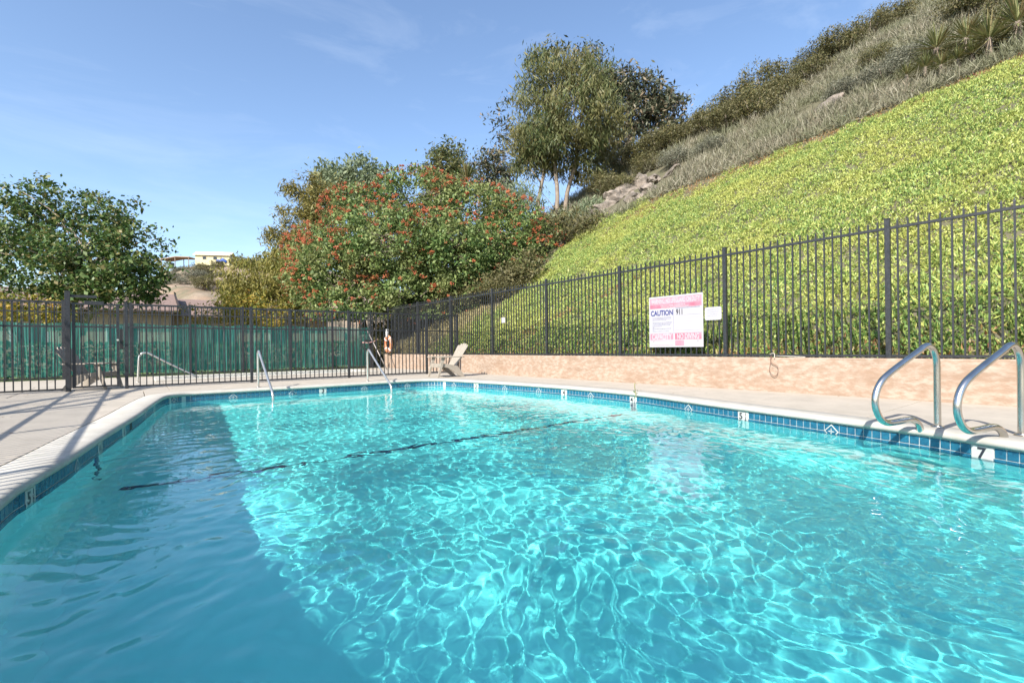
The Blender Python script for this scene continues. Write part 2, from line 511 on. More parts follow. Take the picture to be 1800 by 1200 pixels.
# broad entry steps along the far end between the two handrails
es = B()
for k, (d, z) in enumerate(((.42, -.42), (.80, -.70))):
    es.box((1.5, 11.26 - d, depth(10.6) - .1), (5.2, 11.26 - (d - .40 if k else 0), z))
o = place('entry_steps', es.bevel(.02).me('entry_steps', M_PLAS), basin); RECEIVERS.append(o)

# water: real waves, refraction and caustics
def water_mat(name, tint):
    m = bpy.data.materials.new(name); m.use_nodes = True
    b = m.node_tree.nodes['Principled BSDF']
    b.inputs['Base Color'].default_value = (*tint, 1); b.inputs['Transmission Weight'].default_value = 1
    b.inputs['IOR'].default_value = 1.333; b.inputs['Roughness'].default_value = 0
    return m
M_WATER = water_mat('pool_water', (.15, .95, .935))

def inside(X, Y, poly):
    r = np.zeros(X.shape, bool); n = len(poly)
    for i in range(n):
        a, b = poly[i], poly[(i + 1) % n]
        if a.y == b.y: continue
        c = ((a.y > Y) != (b.y > Y)) & (X < (b.x - a.x) * (Y - a.y) / (b.y - a.y) + a.x)
        r ^= c
    return r
yrow = np.concatenate([np.arange(-2.3, 0, .03), np.arange(0, 5, .0125), np.arange(5, 8, .018), np.arange(8, 11.6, .028)])
X, Y = np.meshgrid(np.arange(-.95, 7.1, .0135), yrow)
Z = np.zeros_like(X)
w = np.random.default_rng(9)
wx = X + .12 * np.sin(Y * 1.7 + .6) + .08 * np.sin(Y * 3.9 + X * 2.1)
wy = Y + .12 * np.sin(X * 1.9 + 1.1) + .08 * np.sin(X * 4.3 - Y * 1.5)
for k in range(100):
    if k < 88:
        L = math.exp(w.uniform(math.log(.055), math.log(.24))); A = .0026 * L ** 1.6
    else:
        L = math.exp(w.uniform(math.log(.35), math.log(.9))); A = .0012 * L ** 1.2
    th = w.normal(2.2, .75) if k % 3 else w.uniform(0, 2 * math.pi)
    ph = w.uniform(0, 6.28)
    Z += A * w.uniform(.5, 1.4) * np.sin(2 * math.pi / L * (wx * math.cos(th) + wy * math.sin(th)) + ph)
Z *= 1 + .35 * np.sin(X * 1.3 + .7 * Y) * np.sin(Y * 1.1 - X * .6) + .2 * np.sin(X * 2.9 - 1.9 * Y)
for k in range(8):
    L = .16 + .03 * k; th = .25 + w.normal(0, .12)
    Z += .00055 * L * np.clip(np.sin(X * .8 - Y * .3 + 1), 0, 1) * np.sin(2 * math.pi / L * (wx * math.cos(th) + wy * math.sin(th)) + k)
Z *= np.interp(Y, [-2, 3.5, 8, 11], [1.0, 1.0, .62, .42]) * np.clip(.55 + .5 * (6.6 - X), .45, 1)
ins = inside(X, Y, off(.10)[::2])
nyy, nxx = X.shape
idx = np.arange(nxx * nyy).reshape(nyy, nxx)
Fq = np.stack([idx[:-1, :-1], idx[:-1, 1:], idx[1:, 1:], idx[1:, :-1]], -1).reshape(-1, 4)
keep = ins.ravel()[Fq].any(1)
Fq = Fq[keep]
uq, inv = np.unique(Fq, return_inverse=True)
Vw = np.stack([X.ravel(), Y.ravel(), Z.ravel() + WL], -1)[uq]
water = place('pool_water', np_mesh('pool_water', Vw, inv.reshape(Fq.shape), M_WATER, True)); tag(water, kind='structure')
water.cycles.is_caustics_caster = True
for o in RECEIVERS: o.cycles.is_caustics_receiver = True

# ------------------------------------------------------------------ deck slabs
deck = empty('pool_deck'); tag(deck, kind='structure')
def slab(poly):
    b = B().prism(poly, -.06, random.uniform(-.002, .001))
    place('deck_slab', b.bevel(.004, 1).me('deck_slab', M_CONC), deck)
oc = off(.312)
G = .006
rs_ = [p for p in oc if p.x > 3 and p.y < 11.5]; rs_.sort(key=lambda p: p.y)
ry = np.array([p.y for p in rs_]); rx = np.array([p.x for p in rs_])
yj = [.2, 1.75, 3.3, 4.85, 6.4, 7.95, 9.5, 11.0]
def side(y, X_, Y_): return float(np.interp(y, Y_, X_))
for a, b in zip(yj, yj[1:]):
    yy = np.linspace(a + G, b - G, 9)
    slab([(side(y, rx, ry), y) for y in yy[::-1]] + [(8.46, a + G), (8.46, b - G)] if False else [(8.46, b - G)] + [(side(y, rx, ry), y) for y in yy[::-1]] + [(8.46, a + G)])
ls_ = [p for p in oc if p.x < 2 and p.y > 1 and p.y < 11.4]; ls_.sort(key=lambda p: p.y)
ly = np.array([p.y for p in ls_]); lx = np.array([p.x for p in ls_])
yj = [1.9, 3.6, 5.35, 7.0, 8.7, 10.2, 11.0]
for a, b in zip(yj, yj[1:]):
    yy = np.linspace(a + G, b - G, 9)
    xm = -2.35
    slab([(xm + G, a + G)] + [(side(y, lx, ly), y) for y in yy] + [(xm + G, b - G)])
    slab([(-5.2, a + G), (xm - G, a + G), (xm - G, b - G), (-5.2, b - G)])
# far side: the strip hugging the coping, then plain slabs to the back fence
fs_ = [p for p in oc if p.y > 10.9 and p.x > -.2]; fs_.sort(key=lambda p: p.x)
fx = np.array([p.x for p in fs_]); fy = np.array([p.y for p in fs_])
xa, xb = side(11.0, lx, ly), side(11.0, rx, ry)
xj = [xa, 1.6, 3.2, 4.8, xb]
for a, b in zip(xj, xj[1:]):
    xx = np.linspace(a + G, b - G, 9)
    slab([(x, float(np.interp(x, fx, fy)) if xa + .05 < x < xb - .05 else 11.0) for x in xx] + [(b - G, 12.4), (a + G, 12.4)])
slab([(-2.35 + G, 11.0 + G), (xa - G, 11.0 + G), (xa - G, 12.4), (-2.35 + G, 12.4)])
slab([(-5.2, 11.0 + G), (-2.35 - G, 11.0 + G), (-2.35 - G, 12.4), (-5.2, 12.4)])
slab([(xb + G, 11.0 + G), (8.46, 11.0 + G), (8.46, 12.4), (xb + G, 12.4)])
xs_ = [-9, -6.6, -4.2, -1.8, .6, 3, 5.4, 8.46]
for a, b in zip(xs_, xs_[1:]):
    slab([(a + G, 12.4 + 2 * G), (b - G, 12.4 + 2 * G), (b - G, 14.2), (a + G, 14.2)])
    slab([(a + G, 14.2 + 2 * G), (b - G, 14.2 + 2 * G), (b - G, wy0 - .26), (a + G, wy0 - .26)])
    slab([(a + G, wy1 + .26), (b - G, wy1 + .26), (b - G, 19.6), (a + G, 19.6)])
slab([(-9, wy0 - .25), (-3, wy0 - .25), (-3, wy1 + .25), (-9, wy1 + .25)])
slab([(-3 + 2 * G, wy0 - .25), (wx0 - .26, wy0 - .25), (wx0 - .26, wy1 + .25), (-3 + 2 * G, wy1 + .25)])
slab([(wx1 + .26, wy0 - .25), (8.46, wy0 - .25), (8.46, wy1 + .25), (wx1 + .26, wy1 + .25)])
# behind the viewpoint
nr = [p for p in oc if p.y < 2.1]
slab([(-5.2, -5), (8.46, -5), (8.46, .19), (side(.19, rx, ry), .19)] + [(p.x, p.y) for p in sorted([p for p in nr if p.y < .19 or p.x < 1.2], key=lambda p: -p.x) if (p.x > 1.2 or p.y < 1.88) and p.y < 1.88 and not (p.x > 3 and p.y > .19)] + [(side(1.89, lx, ly), 1.89), (-5.2, 1.89)])

# wading pool beyond the gate
wp = empty('wading_pool', (wx0, wy0, 0)); tag(wp, kind='structure')
cw = B()
for a, b in (((-.25, -.25), (wx1 - wx0 + .25, 0)), ((-.25, wy1 - wy0), (wx1 - wx0 + .25, wy1 - wy0 + .25)), ((-.25, 0), (0, wy1 - wy0)), ((wx1 - wx0, 0), (wx1 - wx0 + .25, wy1 - wy0))):
    cw.box((*a, -.08), (*b, .06))
place('rim', cw.bevel(.015).me('rim', M_COPE), wp)
sh = B().box((0, 0, -.62), (wx1 - wx0, wy1 - wy0, -.06))
bmesh.ops.delete(sh.bm, geom=[f for f in sh.bm.faces if f.normal.z > .9 or f.calc_center_median().z > -.07], context='FACES')
place('shell', sh.me('shell', M_PLAS), wp)
wv = [(0, 0, -.03), (wx1 - wx0, 0, -.03), (wx1 - wx0, wy1 - wy0, -.03), (0, wy1 - wy0, -.03)]
place('water_surface', mesh('water_surface', wv, [(0, 1, 2, 3)], water_mat('wading_water', (.8, .96, .97))), wp)

# ------------------------------------------------------------------ retaining wall
WX = 8.47
wallT = .575
V = []; F = []
ysw = np.linspace(-6, 19.75, 130)
zs = [-.1, .12, .3, .46, wallT - .012, wallT]
for j, y in enumerate(ysw):
    for k, z in enumerate(zs):
        b = .006 * math.sin(y * 3.1 + k * 2.2) + .004 * math.sin(y * 7.3 + k)
        V.append((WX + (b if k < 4 else 0) + (.012 if k == 5 else 0), y, z))
    V.append((WX + .22, y, wallT + .001)); V.append((WX + .225, y, -.1))
c = 8
for j in range(len(ysw) - 1):
    for k in range(c - 1): F.append((j * c + k, (j + 1) * c + k, (j + 1) * c + k + 1, j * c + k + 1))
F.append(tuple(range(c))); F.append(tuple(range((len(ysw) - 1) * c, len(ysw) * c))[::-1])
o = place('retaining_wall', mesh('retaining_wall', V, F, M_STUC)); tag(o, 'low peach stucco retaining wall along the foot of the green slope', 'wall')

# ------------------------------------------------------------------ iron fences
def spear(h, w):
    b = B().box((-w / 2, -w / 2, 0), (w / 2, w / 2, h - .05))
    vs = [b.bm.verts.new(q) for q in ((-w * .62, -w * .62, h - .05), (w * .62, -w * .62, h - .05), (w * .62, w * .62, h - .05), (-w * .62, w * .62, h - .05), (0, 0, h))]
    for q in ((0, 1, 4), (1, 2, 4), (2, 3, 4), (3, 0, 4)): b.bm.faces.new([vs[i] for i in q])
    b.bm.faces.new([vs[i] for i in (3, 2, 1, 0)])
    return b.me('picket', M_IRON)
def plain(h, w, z0=0): return B().box((-w / 2, -w / 2, z0), (w / 2, w / 2, h)).me('picket', M_IRON)
def post_me(h, w, name='post'):
    return B().box((-w / 2, -w / 2, 0), (w / 2, w / 2, h)).box((-w * .56, -w * .56, h), (w * .56, w * .56, h + .014)).bevel(.003, 1).me(name, M_IRON)
hf = empty('hillside_fence', (8.58, -.31, wallT)); tag(hf, 'tall black iron picket fence with spear tips standing on the peach wall', 'fence')
pk, ps = spear(2.0, .021), post_me(2.0, .064)
L = 19.70 + .31
for nm, z, h in (('top_rail', 1.87, .036), ('bottom_rail', .035, .034)):
    place(nm, B().box((-.018, -2.2, z - h / 2), (.018, L, z + h / 2)).me(nm, M_IRON), hf)
for n in range(9): place('post', ps, hf, (0, 2.44 * n + (0 if n < 8 else .3), 0))
for n in range(8):
    for k in range(1, 21): place('picket', pk, hf, (0, 2.44 * n + k * 2.44 / 21, random.uniform(-.006, .004)))
for k in range(1, 18): place('picket', pk, hf, (0, -k * 2.44 / 21, 0))

FY = 13.5
ff = empty('pool_fence', (-.12, FY, 0)); tag(ff, 'black iron fence with flat top rail crossing behind the swimming pool', 'fence')
pk2, ps2 = plain(1.83, .02, .03), post_me(1.88, .06)
for nm, z in (('top_rail', 1.84), ('middle_rail', 1.34), ('bottom_rail', .05)):
    place(nm, B().box((0, -.017, z - .017), (8.5, .017, z + .017)).me(nm, M_IRON), ff)
for n in range(4): place('post', ps2, ff, (2.44 * n, 0, 0))
place('post', ps2, ff, (8.44, 0, 0))
for n in range(4):
    for k in range(1, 21):
        x = 2.44 * n + k * 2.44 / 21
        if x < 8.4: place('picket', pk2, ff, (x, 0, 0))
fl_ = empty('side_fence', (-1.14, FY, 0)); tag(fl_, 'black iron fence running left from the thick gate post', 'fence')
for nm, z in (('top_rail', 1.84), ('middle_rail', 1.34), ('bottom_rail', .05)):
    b = B().box((-1.42, -.017, z - .017), (0, .017, z + .017)).box((-1.437, -12.3, z - .017), (-1.403, 0, z + .017))
    place(nm, b.me(nm, M_IRON), fl_)
for k in range(1, 12): place('picket', pk2, fl_, (-k * .12, 0, 0))
for k in range(1, 102): place('picket', pk2, fl_, (-1.42, -k * .12, 0))
for k in range(0, 6): place('post', ps2, fl_, (-1.42, -2.44 * k, 0))

# gate
gt = empty('pool_gate', (-1.06, FY, 0)); tag(gt, 'closed black iron pool gate with lock plate and tall thick hinge post', 'gate')
place('hinge_post', post_me(2.06, .085, 'hinge_post'), gt, (0, -.02, 0))
place('gate_stile', B().box((-.025, -.025, .06), (.025, .025, 1.84)).me('gate_stile', M_IRON), gt, (.09, 0, 0))
place('gate_stile', B().box((-.025, -.025, .06), (.025, .025, 1.84)).me('gate_stile', M_IRON), gt, (.80, 0, 0))
for nm, z in (('top_rail', 1.82), ('middle_rail', 1.34), ('bottom_rail', .08)):
    place(nm, B().box((.115, -.018, z - .018), (.775, .018, z + .018)).me(nm, M_IRON), gt)
for k in range(1, 6): place('picket', plain(1.80, .022, .1) if k == 1 else gpk, gt, (.09 + k * .118, 0, 0)) if k > 1 else None or globals().__setitem__('gpk', plain(1.80, .022, .1)) or place('picket', gpk, gt, (.09 + .118, 0, 0))
place('closer_arm', B().box((.04, -.03, 1.95), (.46, .03, 2.0)).me('closer_arm', M_IRON), gt)
place('closer_body', B().box((.26, -.05, 1.80), (.58, -.019, 1.88)).bevel(.008).me('closer_body', M_IRON), gt)
lp = place('lock_plate', B().box((.83, -.045, .86), (.885, -.02, 1.30)).bevel(.004, 1).me('lock_plate', M_DARK), gt)
place('knob', B().tube([(.80, -.035, 1.06), (.80, -.06, 1.06), (.80, -.075, 1.06), (.80, -.10, 1.06)], [.012, .012, .03, .022], 12).me('knob', M_STEEL), lp)

# back fence with green windscreen
BY = 19.85
bf = empty('back_fence', (-9.6, BY, 0)); tag(bf, 'black iron fence at the back of the spa deck carrying green windscreen cloth', 'fence')
pk3, ps3 = plain(2.30, .018, .03), post_me(2.38, .07)
for nm, z in (('top_rail', 2.31), ('upper_rail', 2.03), ('bottom_rail', .06)):
    place(nm, B().box((0, -.016, z - .016), (17.9, .016, z + .016)).me(nm, M_IRON), bf)
for k in range(12): place('post', ps3, bf, (1.54 + 9.6 - 1.6 * 7 + 1.6 * k, 0, 0))
for k in range(1, 149): place('picket', pk3, bf, (.12 * k, 0, 0))
def cloth_mat():
    m = bpy.data.materials.new('green_windscreen'); m.use_nodes = True
    t = m.node_tree; b = t.nodes['Principled BSDF']; o = t.nodes['Material Output']
    g = t.nodes.new('ShaderNodeNewGeometry'); n = t.nodes.new('ShaderNodeTexNoise'); n.inputs['Scale'].default_value = 2.2; n.inputs['Detail'].default_value = 6
    x = t.nodes.new('ShaderNodeMixRGB'); x.inputs[1].default_value = (.02, .22, .18, 1); x.inputs[2].default_value = (.10, .40, .34, 1)
    t.links.new(g.outputs['Position'], n.inputs['Vector']); t.links.new(n.outputs[0], x.inputs[0]); t.links.new(x.outputs[0], b.inputs['Base Color'])
    b.inputs['Roughness'].default_value = .8
    tp = t.nodes.new('ShaderNodeBsdfTransparent'); tr = t.nodes.new('ShaderNodeBsdfTranslucent')
    t.links.new(x.outputs[0], tr.inputs[0])
    m1 = t.nodes.new('ShaderNodeMixShader'); m1.inputs[0].default_value = .45
    m2 = t.nodes.new('ShaderNodeMixShader'); m2.inputs[0].default_value = .30
    t.links.new(b.outputs[0], m1.inputs[1]); t.links.new(tr.outputs[0], m1.inputs[2]); t.links.new(m1.outputs[0], m2.inputs[1]); t.links.new(tp.outputs[0], m2.inputs[2]); t.links.new(m2.outputs[0], o.inputs[0])
    return m
M_CLOTH = cloth_mat()
for k in range(11):
    x0 = 1.54 + 9.6 - 1.6 * 7 + 1.6 * k + .02; x1 = x0 + 1.56
    nxc, nzc = 56, 10
    V = []; F = []
    f1, f2 = random.uniform(20, 30), random.uniform(40, 60); a1 = random.uniform(.012, .028)
    for j in range(nzc + 1):
        for i in range(nxc + 1):
            x = x0 + (x1 - x0) * i / nxc; tz = j / nzc
            w_ = math.sin(math.pi * i / nxc) ** .5
            y = .035 + w_ * (a1 * math.sin(f1 * x + .6 * tz) + .008 * math.sin(f2 * x + 2 * tz) + .012 * math.sin(8 * x + 5 * tz))
            z = .10 + 1.62 * tz + (.02 * math.sin(4 * x) if j in (0, nzc) else 0) - (.035 * math.sin(math.pi * i / nxc) if j == nzc else 0)
            V.append((x, y, z))
    for j in range(nzc):
        for i in range(nxc): a = j * (nxc + 1) + i; F.append((a, a + 1, a + nxc + 2, a + nxc + 1))
    place('windscreen_panel', mesh('windscreen_panel', V, F, M_CLOTH, True), bf)

# ------------------------------------------------------------------ handrails
def grab_rail(x, y, label):
    r = empty('ladder_rail', (x, y, 0), math.atan2(.37, -.93)); tag(r, label, 'handrail', 'ladder rails at the deep end')
    pts = [(0, 0, -.01), (0, 0, .3), (0, 0, .56), (.012, 0, .66), (.05, 0, .735), (.105, 0, .768), (.165, 0, .757), (.22, 0, .725), (.41, 0, .628), (.61, 0, .52), (.70, 0, .455), (.76, 0, .37), (.782, 0, .28), (.765, 0, .19), (.715, 0, .115), (.645, 0, .08), (.56, 0, .078), (.38, 0, .092), (.30, 0, .08), (.245, 0, .04), (.215, 0, -.03)]
    place('tube', B().tube(spline(pts, 5), .028, 16).me('tube', M_STEEL), r)
    fl = B().tube([(0, 0, .004), (0, 0, .012), (0, 0, .016)], [.05, .05, .034], 16).me('escutcheon', M_STEEL)
    place('escutcheon', fl, r)
    return r
grab_rail(5.94, 1.11, 'stainless ladder rail farther from the camera, left of its twin')
grab_rail(5.92, .56, 'stainless ladder rail nearest the right edge of the photo')
def stair_rail(name, x, y, rz, pts, label, grp):
    r = empty(name, (x, y, 0), rz); tag(r, label, 'handrail', grp)
    place('tube', B().tube(spline(pts, 5), .024, 12).me('tube', M_RAILW), r)
    place('escutcheon', B().tube([(0, 0, .003), (0, 0, .01), (0, 0, .014)], [.045, .045, .03], 12).me('escutcheon', M_RAILW), r)
sp = [(0, 0, -.01), (0, 0, .4), (0, 0, .66), (.02, 0, .745), (.08, 0, .78), (.15, 0, .755), (.35, 0, .62), (.9, 0, .27), (1.25, 0, .05), (1.36, 0, -.03), (1.40, 0, -.12), (1.40, 0, -.4), (1.40, 0, -.72)]
stair_rail('entry_handrail', 2.13, 11.68, -math.pi / 2, sp, 'pale handrail into the shallow end beneath the left part of the green screen', 'entry handrails')
stair_rail('entry_handrail', 4.58, 11.68, -math.pi / 2, sp, 'pale handrail into the shallow end in front of the orange life ring', 'entry handrails')
sp2 = [(0, 0, 0), (.02, 0, .4), (.04, 0, .66), (.1, 0, .76), (.2, 0, .77), (.3, 0, .72), (.9, 0, .34), (1.3, 0, .1), (1.36, 0, .02)]
p = gp(242, 672)
stair_rail('spa_handrail', p.x, p.y, math.atan2(.1, 1), sp2, 'pale handrail seen through the fence beside the small spa pool', None)

# ------------------------------------------------------------------ adirondack chairs
def chair(x, y, face, label):
    """local +x is the way the chair faces."""
    c = empty('adirondack_chair', (x, y, 0), face); tag(c, label, 'chair', 'resin adirondack chairs')
    W = .27
    # backrest: five slats fanning out, rounded top
    for k in range(5):
        q = (k - 2) / 2
        top = 1.0 - .075 * q * q
        b = B()
        p0 = Vector((-.12, .19 * q, .30)); p1 = Vector((-.12 - .40 * top, .26 * q, .30 + .64 * top))
        d = p1 - p0; Lb = d.length
        M = Matrix.Translation(p0) @ Matrix((tuple(d.normalized()) + (0,), (0, 1, 0, 0), tuple(d.normalized().cross(Vector((0, 1, 0)))) + (0,), (0, 0, 0, 1))).transposed()
        w0, w1 = .044, .058
        poly = [(0, -w0), (Lb - .05, -w1), (Lb - .015, -w1 * .6), (Lb, 0), (Lb - .015, w1 * .6), (Lb - .05, w1), (0, w0)]
        b.prism(poly, -.009, .009, M)
        place('back_slat', b.bevel(.003, 1).me('back_slat', M_RESIN), c)
    for k in range(5):
        xs0 = .36 - k * .098
        z = .375 - .10 * (k / 4) + (-.012 if k == 0 else 0)
        b = B().bar((xs0, -W, z), (xs0, W, z), .088, .02)
        place('seat_slat', b.bevel(.004, 1).me('seat_slat', M_RESIN), c)
    for s_ in (-1, 1):
        y0 = s_ * (W + .02)
        # side stringer that runs down into the rear foot
        poly = [(.40, .40), (.40, .31), (.12, .26), (-.22, .02), (-.30, 0), (-.38, 0), (-.16, .30), (-.02, .335)]
        M = Matrix(((1, 0, 0, 0), (0, 0, 1, y0 - .015), (0, 1, 0, 0), (0, 0, 0, 1)))
        place('side_stringer', B().prism(poly, 0, .03, M).bevel(.004, 1).me('side_stringer', M_RESIN), c)
        ly_ = s_ * (W + .055)
        poly = [(.42, 0), (.475, 0), (.34, .54), (.23, .54)]
        M = Matrix(((1, 0, 0, 0), (0, 0, 1, ly_ - .016), (0, 1, 0, 0), (0, 0, 0, 1)))
        place('front_leg', B().prism(poly, 0, .032, M).bevel(.004, 1).me('front_leg', M_RESIN), c)
        arm = [(.46, ly_ - .07), (.44, ly_ - .075), (-.30, ly_ - .03), (-.36, ly_), (-.30, ly_ + .03), (.38, ly_ + .075), (.45, ly_ + .06), (.47, ly_)]
        place('armrest', B().prism(arm, .545, .572).bevel(.005, 1).me('armrest', M_RESIN), c)
    place('front_apron', B().box((.39, -W, .27), (.41, W, .37)).bevel(.004, 1).me('front_apron', M_RESIN), c)
    place('back_brace', B().bar((-.27, -W - .03, .53), (-.27, W + .03, .53), .03, .05).me('back_brace', M_RESIN), c)
    return c
def face_dir(cx, cy): return math.atan2(-.617 * cx + .787 * cy, .787 * cx + .617 * cy)
p = gp(785, 662)
chair(p.x + .05, p.y, face_dir(-.84, -.54), 'taupe adirondack chair on the deck beside the end of the peach wall')
p = gp(158, 684)
chair(p.x, p.y + .1, face_dir(.86, .22), 'grey brown adirondack chair behind the iron pool gate')

# ------------------------------------------------------------------ signs
def upright(x, y, z): return Matrix(((0, 0, -1, x), (-1, 0, 0, y), (0, 1, 0, z), (0, 0, 0, 1)))  # faces -x; local X runs to -y
M_SGN = mat('white_sign_face', (.37, .355, .375), .45, c2=(.345, .33, .355), scale=6)
M_PINK = mat('faded_red_print', (.42, .09, .14), .5, c2=(.44, .18, .23), scale=3.2, lo=.35, hi=.62)
M_PALEP = mat('faded_pink_print', (.42, .15, .20), .5, c2=(.44, .23, .28), scale=5)
M_NAVY = mat('navy_print', (.012, .02, .14), .5)
M_GREY = mat('grey_print', (.12, .12, .17), .6, c2=(.2, .2, .26), scale=30)
sg = empty('pool_rules_sign', (8.55, 5.60, .765)); tag(sg, 'large white pool rules sign with faded pink bands and CAUTION in blue', 'sign')
SW, SH = 1.22, 1.04
Mb = upright(0, 0, 0)
place('board', B().box((-SW / 2, 0, -.004), (SW / 2, SH, .004), Mb).me('board', M_SGN), sg)
def band(x0, x1, y0, y1, m, name, z=.0045):
    return place(name, B().box((x0, y0, z), (x1, y1, z + .0008), Mb).me(name, m), sg)
def line(txt, size, m, x, y, sx=1., z=.0062): return place('lettering', text_me(txt, size, m, .0006, sx), sg, Mb @ Matrix.Translation((x, y, z)))
band(-.585, .585, .87, 1.005, M_PALEP, 'header_band')
line('WARNING: NO LIFEGUARD ON DUTY', .135, M_SGN, 0, .94, .47)
band(-.585, .585, .795, .868, M_PINK, 'lower_header_band')
line('CHILDREN UNDER THE AGE OF 14', .04, M_SGN, -.05, .845, .9)
line('SHOULD NOT USE POOL WITHOUT AN ADULT', .034, M_SGN, 0, .812, .85)
line('CAUTION', .15, M_NAVY, -.305, .70, .78)
band(-.03, -.022, .30, .77, M_GREY, 'divider')
band(-.585, .585, .283, .288, M_GREY, 'divider')
band(.0, .575, .33, .334, M_GREY, 'divider'); band(.0, .575, .765, .769, M_GREY, 'divider'); band(.0, .575, .635, .638, M_GREY, 'divider')
for yy in (.57, .51, .45, .39): band(.01, .57, yy, yy + .0015, M_PALEP, 'ruled_line')
line('911', .15, M_INK, .10, .70, .72)
band(.20, .57, .642, .76, M_PALEP if False else M_SGN, 'phone_table', .0046)
sm = B()
r = random.Random(4)
def words(x0, x1, y, h, gapf=.5):
    x = x0
    while x < x1 - .02:
        w_ = r.uniform(.012, .05)
        sm.box((x, y, .0045), (min(x + w_, x1), y + h, .0052), Mb)
        x += w_ + .008
for i, (e) in enumerate([.0, .02, .14, None, .0, .02, .05, .22, .42, .0, .40, .06]):
    if e is None: continue
    words(-.53, -.06 - e, .60 - i * .0255, .012)
words(.02, .56, .775, .012)
for cx in (.25, .39, .51):
    words(cx - .045, cx + .05, .705, .010); words(cx - .04, cx + .04, .675, .008)
tag(place('small_print', sm.me('small_print', M_GREY), sg), kind='stuff')
band(-.585, -.04, .15, .275, M_PALEP, 'capacity_band')
line('CAPACITY', .16, M_SGN, -.31, .212, .62)
band(-.585, -.04, .03, .14, M_SGN, 'capacity_box'); band(-.575, -.05, .04, .046, M_PALEP, 'ruled_line', .0056); band(-.575, -.05, .124, .13, M_PALEP, 'ruled_line', .0056)
band(.0, .575, .15, .275, M_PINK, 'diving_band')
line('NO DIVING', .15, M_SGN, .285, .212, .62)
band(.0, .20, .03, .135, M_PALEP, 'diving_box')
for yy in (.12, .9):
    for xx in (-.5, .5): place('bolt', B().tube([(0, 0, .004), (0, 0, .009)], .009, 8).me('bolt', M_STEEL), sg, Mb @ Matrix.Translation((xx, yy, 0)))
def rounded(w_, h_, rr, n=4):
    out = []
    for cx, cy, a0 in ((w_ - rr, rr, -90), (w_ - rr, h_ - rr, 0), (rr, h_ - rr, 90), (rr, rr, 180)):
        for k in range(n + 1):
            a = R(a0 + 90 * k / n); out.append((cx + rr * math.cos(a) - w_ / 2, cy + rr * math.sin(a)))
    return out
s2 = empty('small_notice', (8.55, 4.79, 1.265)); tag(s2, 'small white rounded notice just right of the big rules sign', 'sign')
place('board', B().prism(rounded(.33, .245, .035), -.003, .003, Mb).me('board', M_SGN), s2)
for t_, y_, m_ in (('POOL HOURS', .19, M_GREY), ('KEEP GATE', .14, M_GREY), ('CLOSED', .10, M_GREY)): pass
sm = B(); r = random.Random(8)
for y_ in (.19, .15, .11, .075): words(-.12 + r.uniform(0, .03), .12, y_, .012)
tag(place('small_print', sm.me('small_print', mat('pale_print', (.25, .25, .3), .6)), s2), kind='stuff')
s3 = empty('tiny_plate', (8.55, 11.3, 1.52)); tag(s3, 'tiny white square plate on the fence between bush and rules sign', 'sign')
place('board', B().prism(rounded(.17, .16, .015), -.003, .003, Mb).me('board', M_SGN), s3)
place('bolt', B().tube([(0, 0, .003), (0, 0, .007)], .008, 8).me('bolt', M_STEEL), s3, Mb @ Matrix.Translation((0, .13, 0)))

# ------------------------------------------------------------------ life ring, hook pole, hose coil, wire loop, weed
M_ORNG = mat('faded_orange_foam', (.42, .13, .05), .6, c2=(.48, .22, .12), scale=8)
M_ROPE = mat('pale_rope', (.45, .42, .36), .9)
p = at(668, 605, 19.9)
lr = empty('life_ring', (8.36, p.y, p.z)); tag(lr, 'orange life ring with white bands hanging by the fence corner', 'life ring')
tor = B(); nr_, nq = 36, 12
Mr = upright(0, 0, 0)
rv = [[tor.bm.verts.new(Mr @ Vector(((.29 + .085 * math.cos(q)) * math.cos(a), (.29 + .085 * math.cos(q)) * math.sin(a), .055 * math.sin(q)))) for q in [2 * math.pi * j / nq for j in range(nq)]] for a in [2 * math.pi * i / nr_ for i in range(nr_)]]
for i in range(nr_):
    for j in range(nq):
        f_ = tor.bm.faces.new([rv[i][j], rv[(i + 1) % nr_][j], rv[(i + 1) % nr_][(j + 1) % nq], rv[i][(j + 1) % nq]]); f_.smooth = True
place('foam_ring', tor.me('foam_ring', M_ORNG), lr)
for a in (45, 135, 225, 315):
    ring = B(); pts = []
    for j in range(13):
        q = 2 * math.pi * j / 12
        pts.append(Mr @ Matrix.Rotation(R(a), 4, 'Z') @ Vector((.29 + .089 * math.cos(q), 0, .06 * math.sin(q))))
    ring.tube(pts, .022, 6)
    place('white_band', ring.me('white_band', M_WHITE), lr)
place('mount', B().tube([Mr @ Vector((-.02, .30, .03)), Mr @ Vector((-.02, .62, .03))], [.07, .06], 12).me('mount', M_WHITE), lr)
pts = [Mr @ Vector((.36 * math.cos(a) + .0, .36 * math.sin(a), .03 + .02 * math.sin(4 * a))) for a in [2 * math.pi * k / 40 for k in range(41)]]
place('grab_rope', B().tube(pts, .01, 6).me('grab_rope', M_ROPE), lr)
a, b = at(646, 582, 19.0), at(683, 655, 18.4)
rp = empty('rescue_pole', b); tag(rp, 'grey rescue pole leaning diagonally past the orange life ring', 'pole')
place('shaft', B().tube([a - b, (0, 0, 0)], .022, 8).me('shaft', mat('weathered_aluminium', (.30, .27, .25), .5, .6)), rp)
hk = [a - b + Vector((-.22 * math.sin(t), 0, .22 - .22 * math.cos(t))) for t in [k * math.pi * 1.3 / 12 for k in range(13)]]
place('hook', B().tube(hk, .012, 6).me('hook', M_IRON), rp)
c0 = at(645, 607, 19.2)
hc = empty('hose_coil', c0); tag(hc, 'coiled black hose hanging left of the life ring', 'hose')
pts = []
for k in range(64):
    t = k * 2 * math.pi / 20; rr = .23 - .0016 * k
    pts.append(Vector((rr * math.cos(t) * .8, .03 * math.sin(t * .5), rr * math.sin(t))))
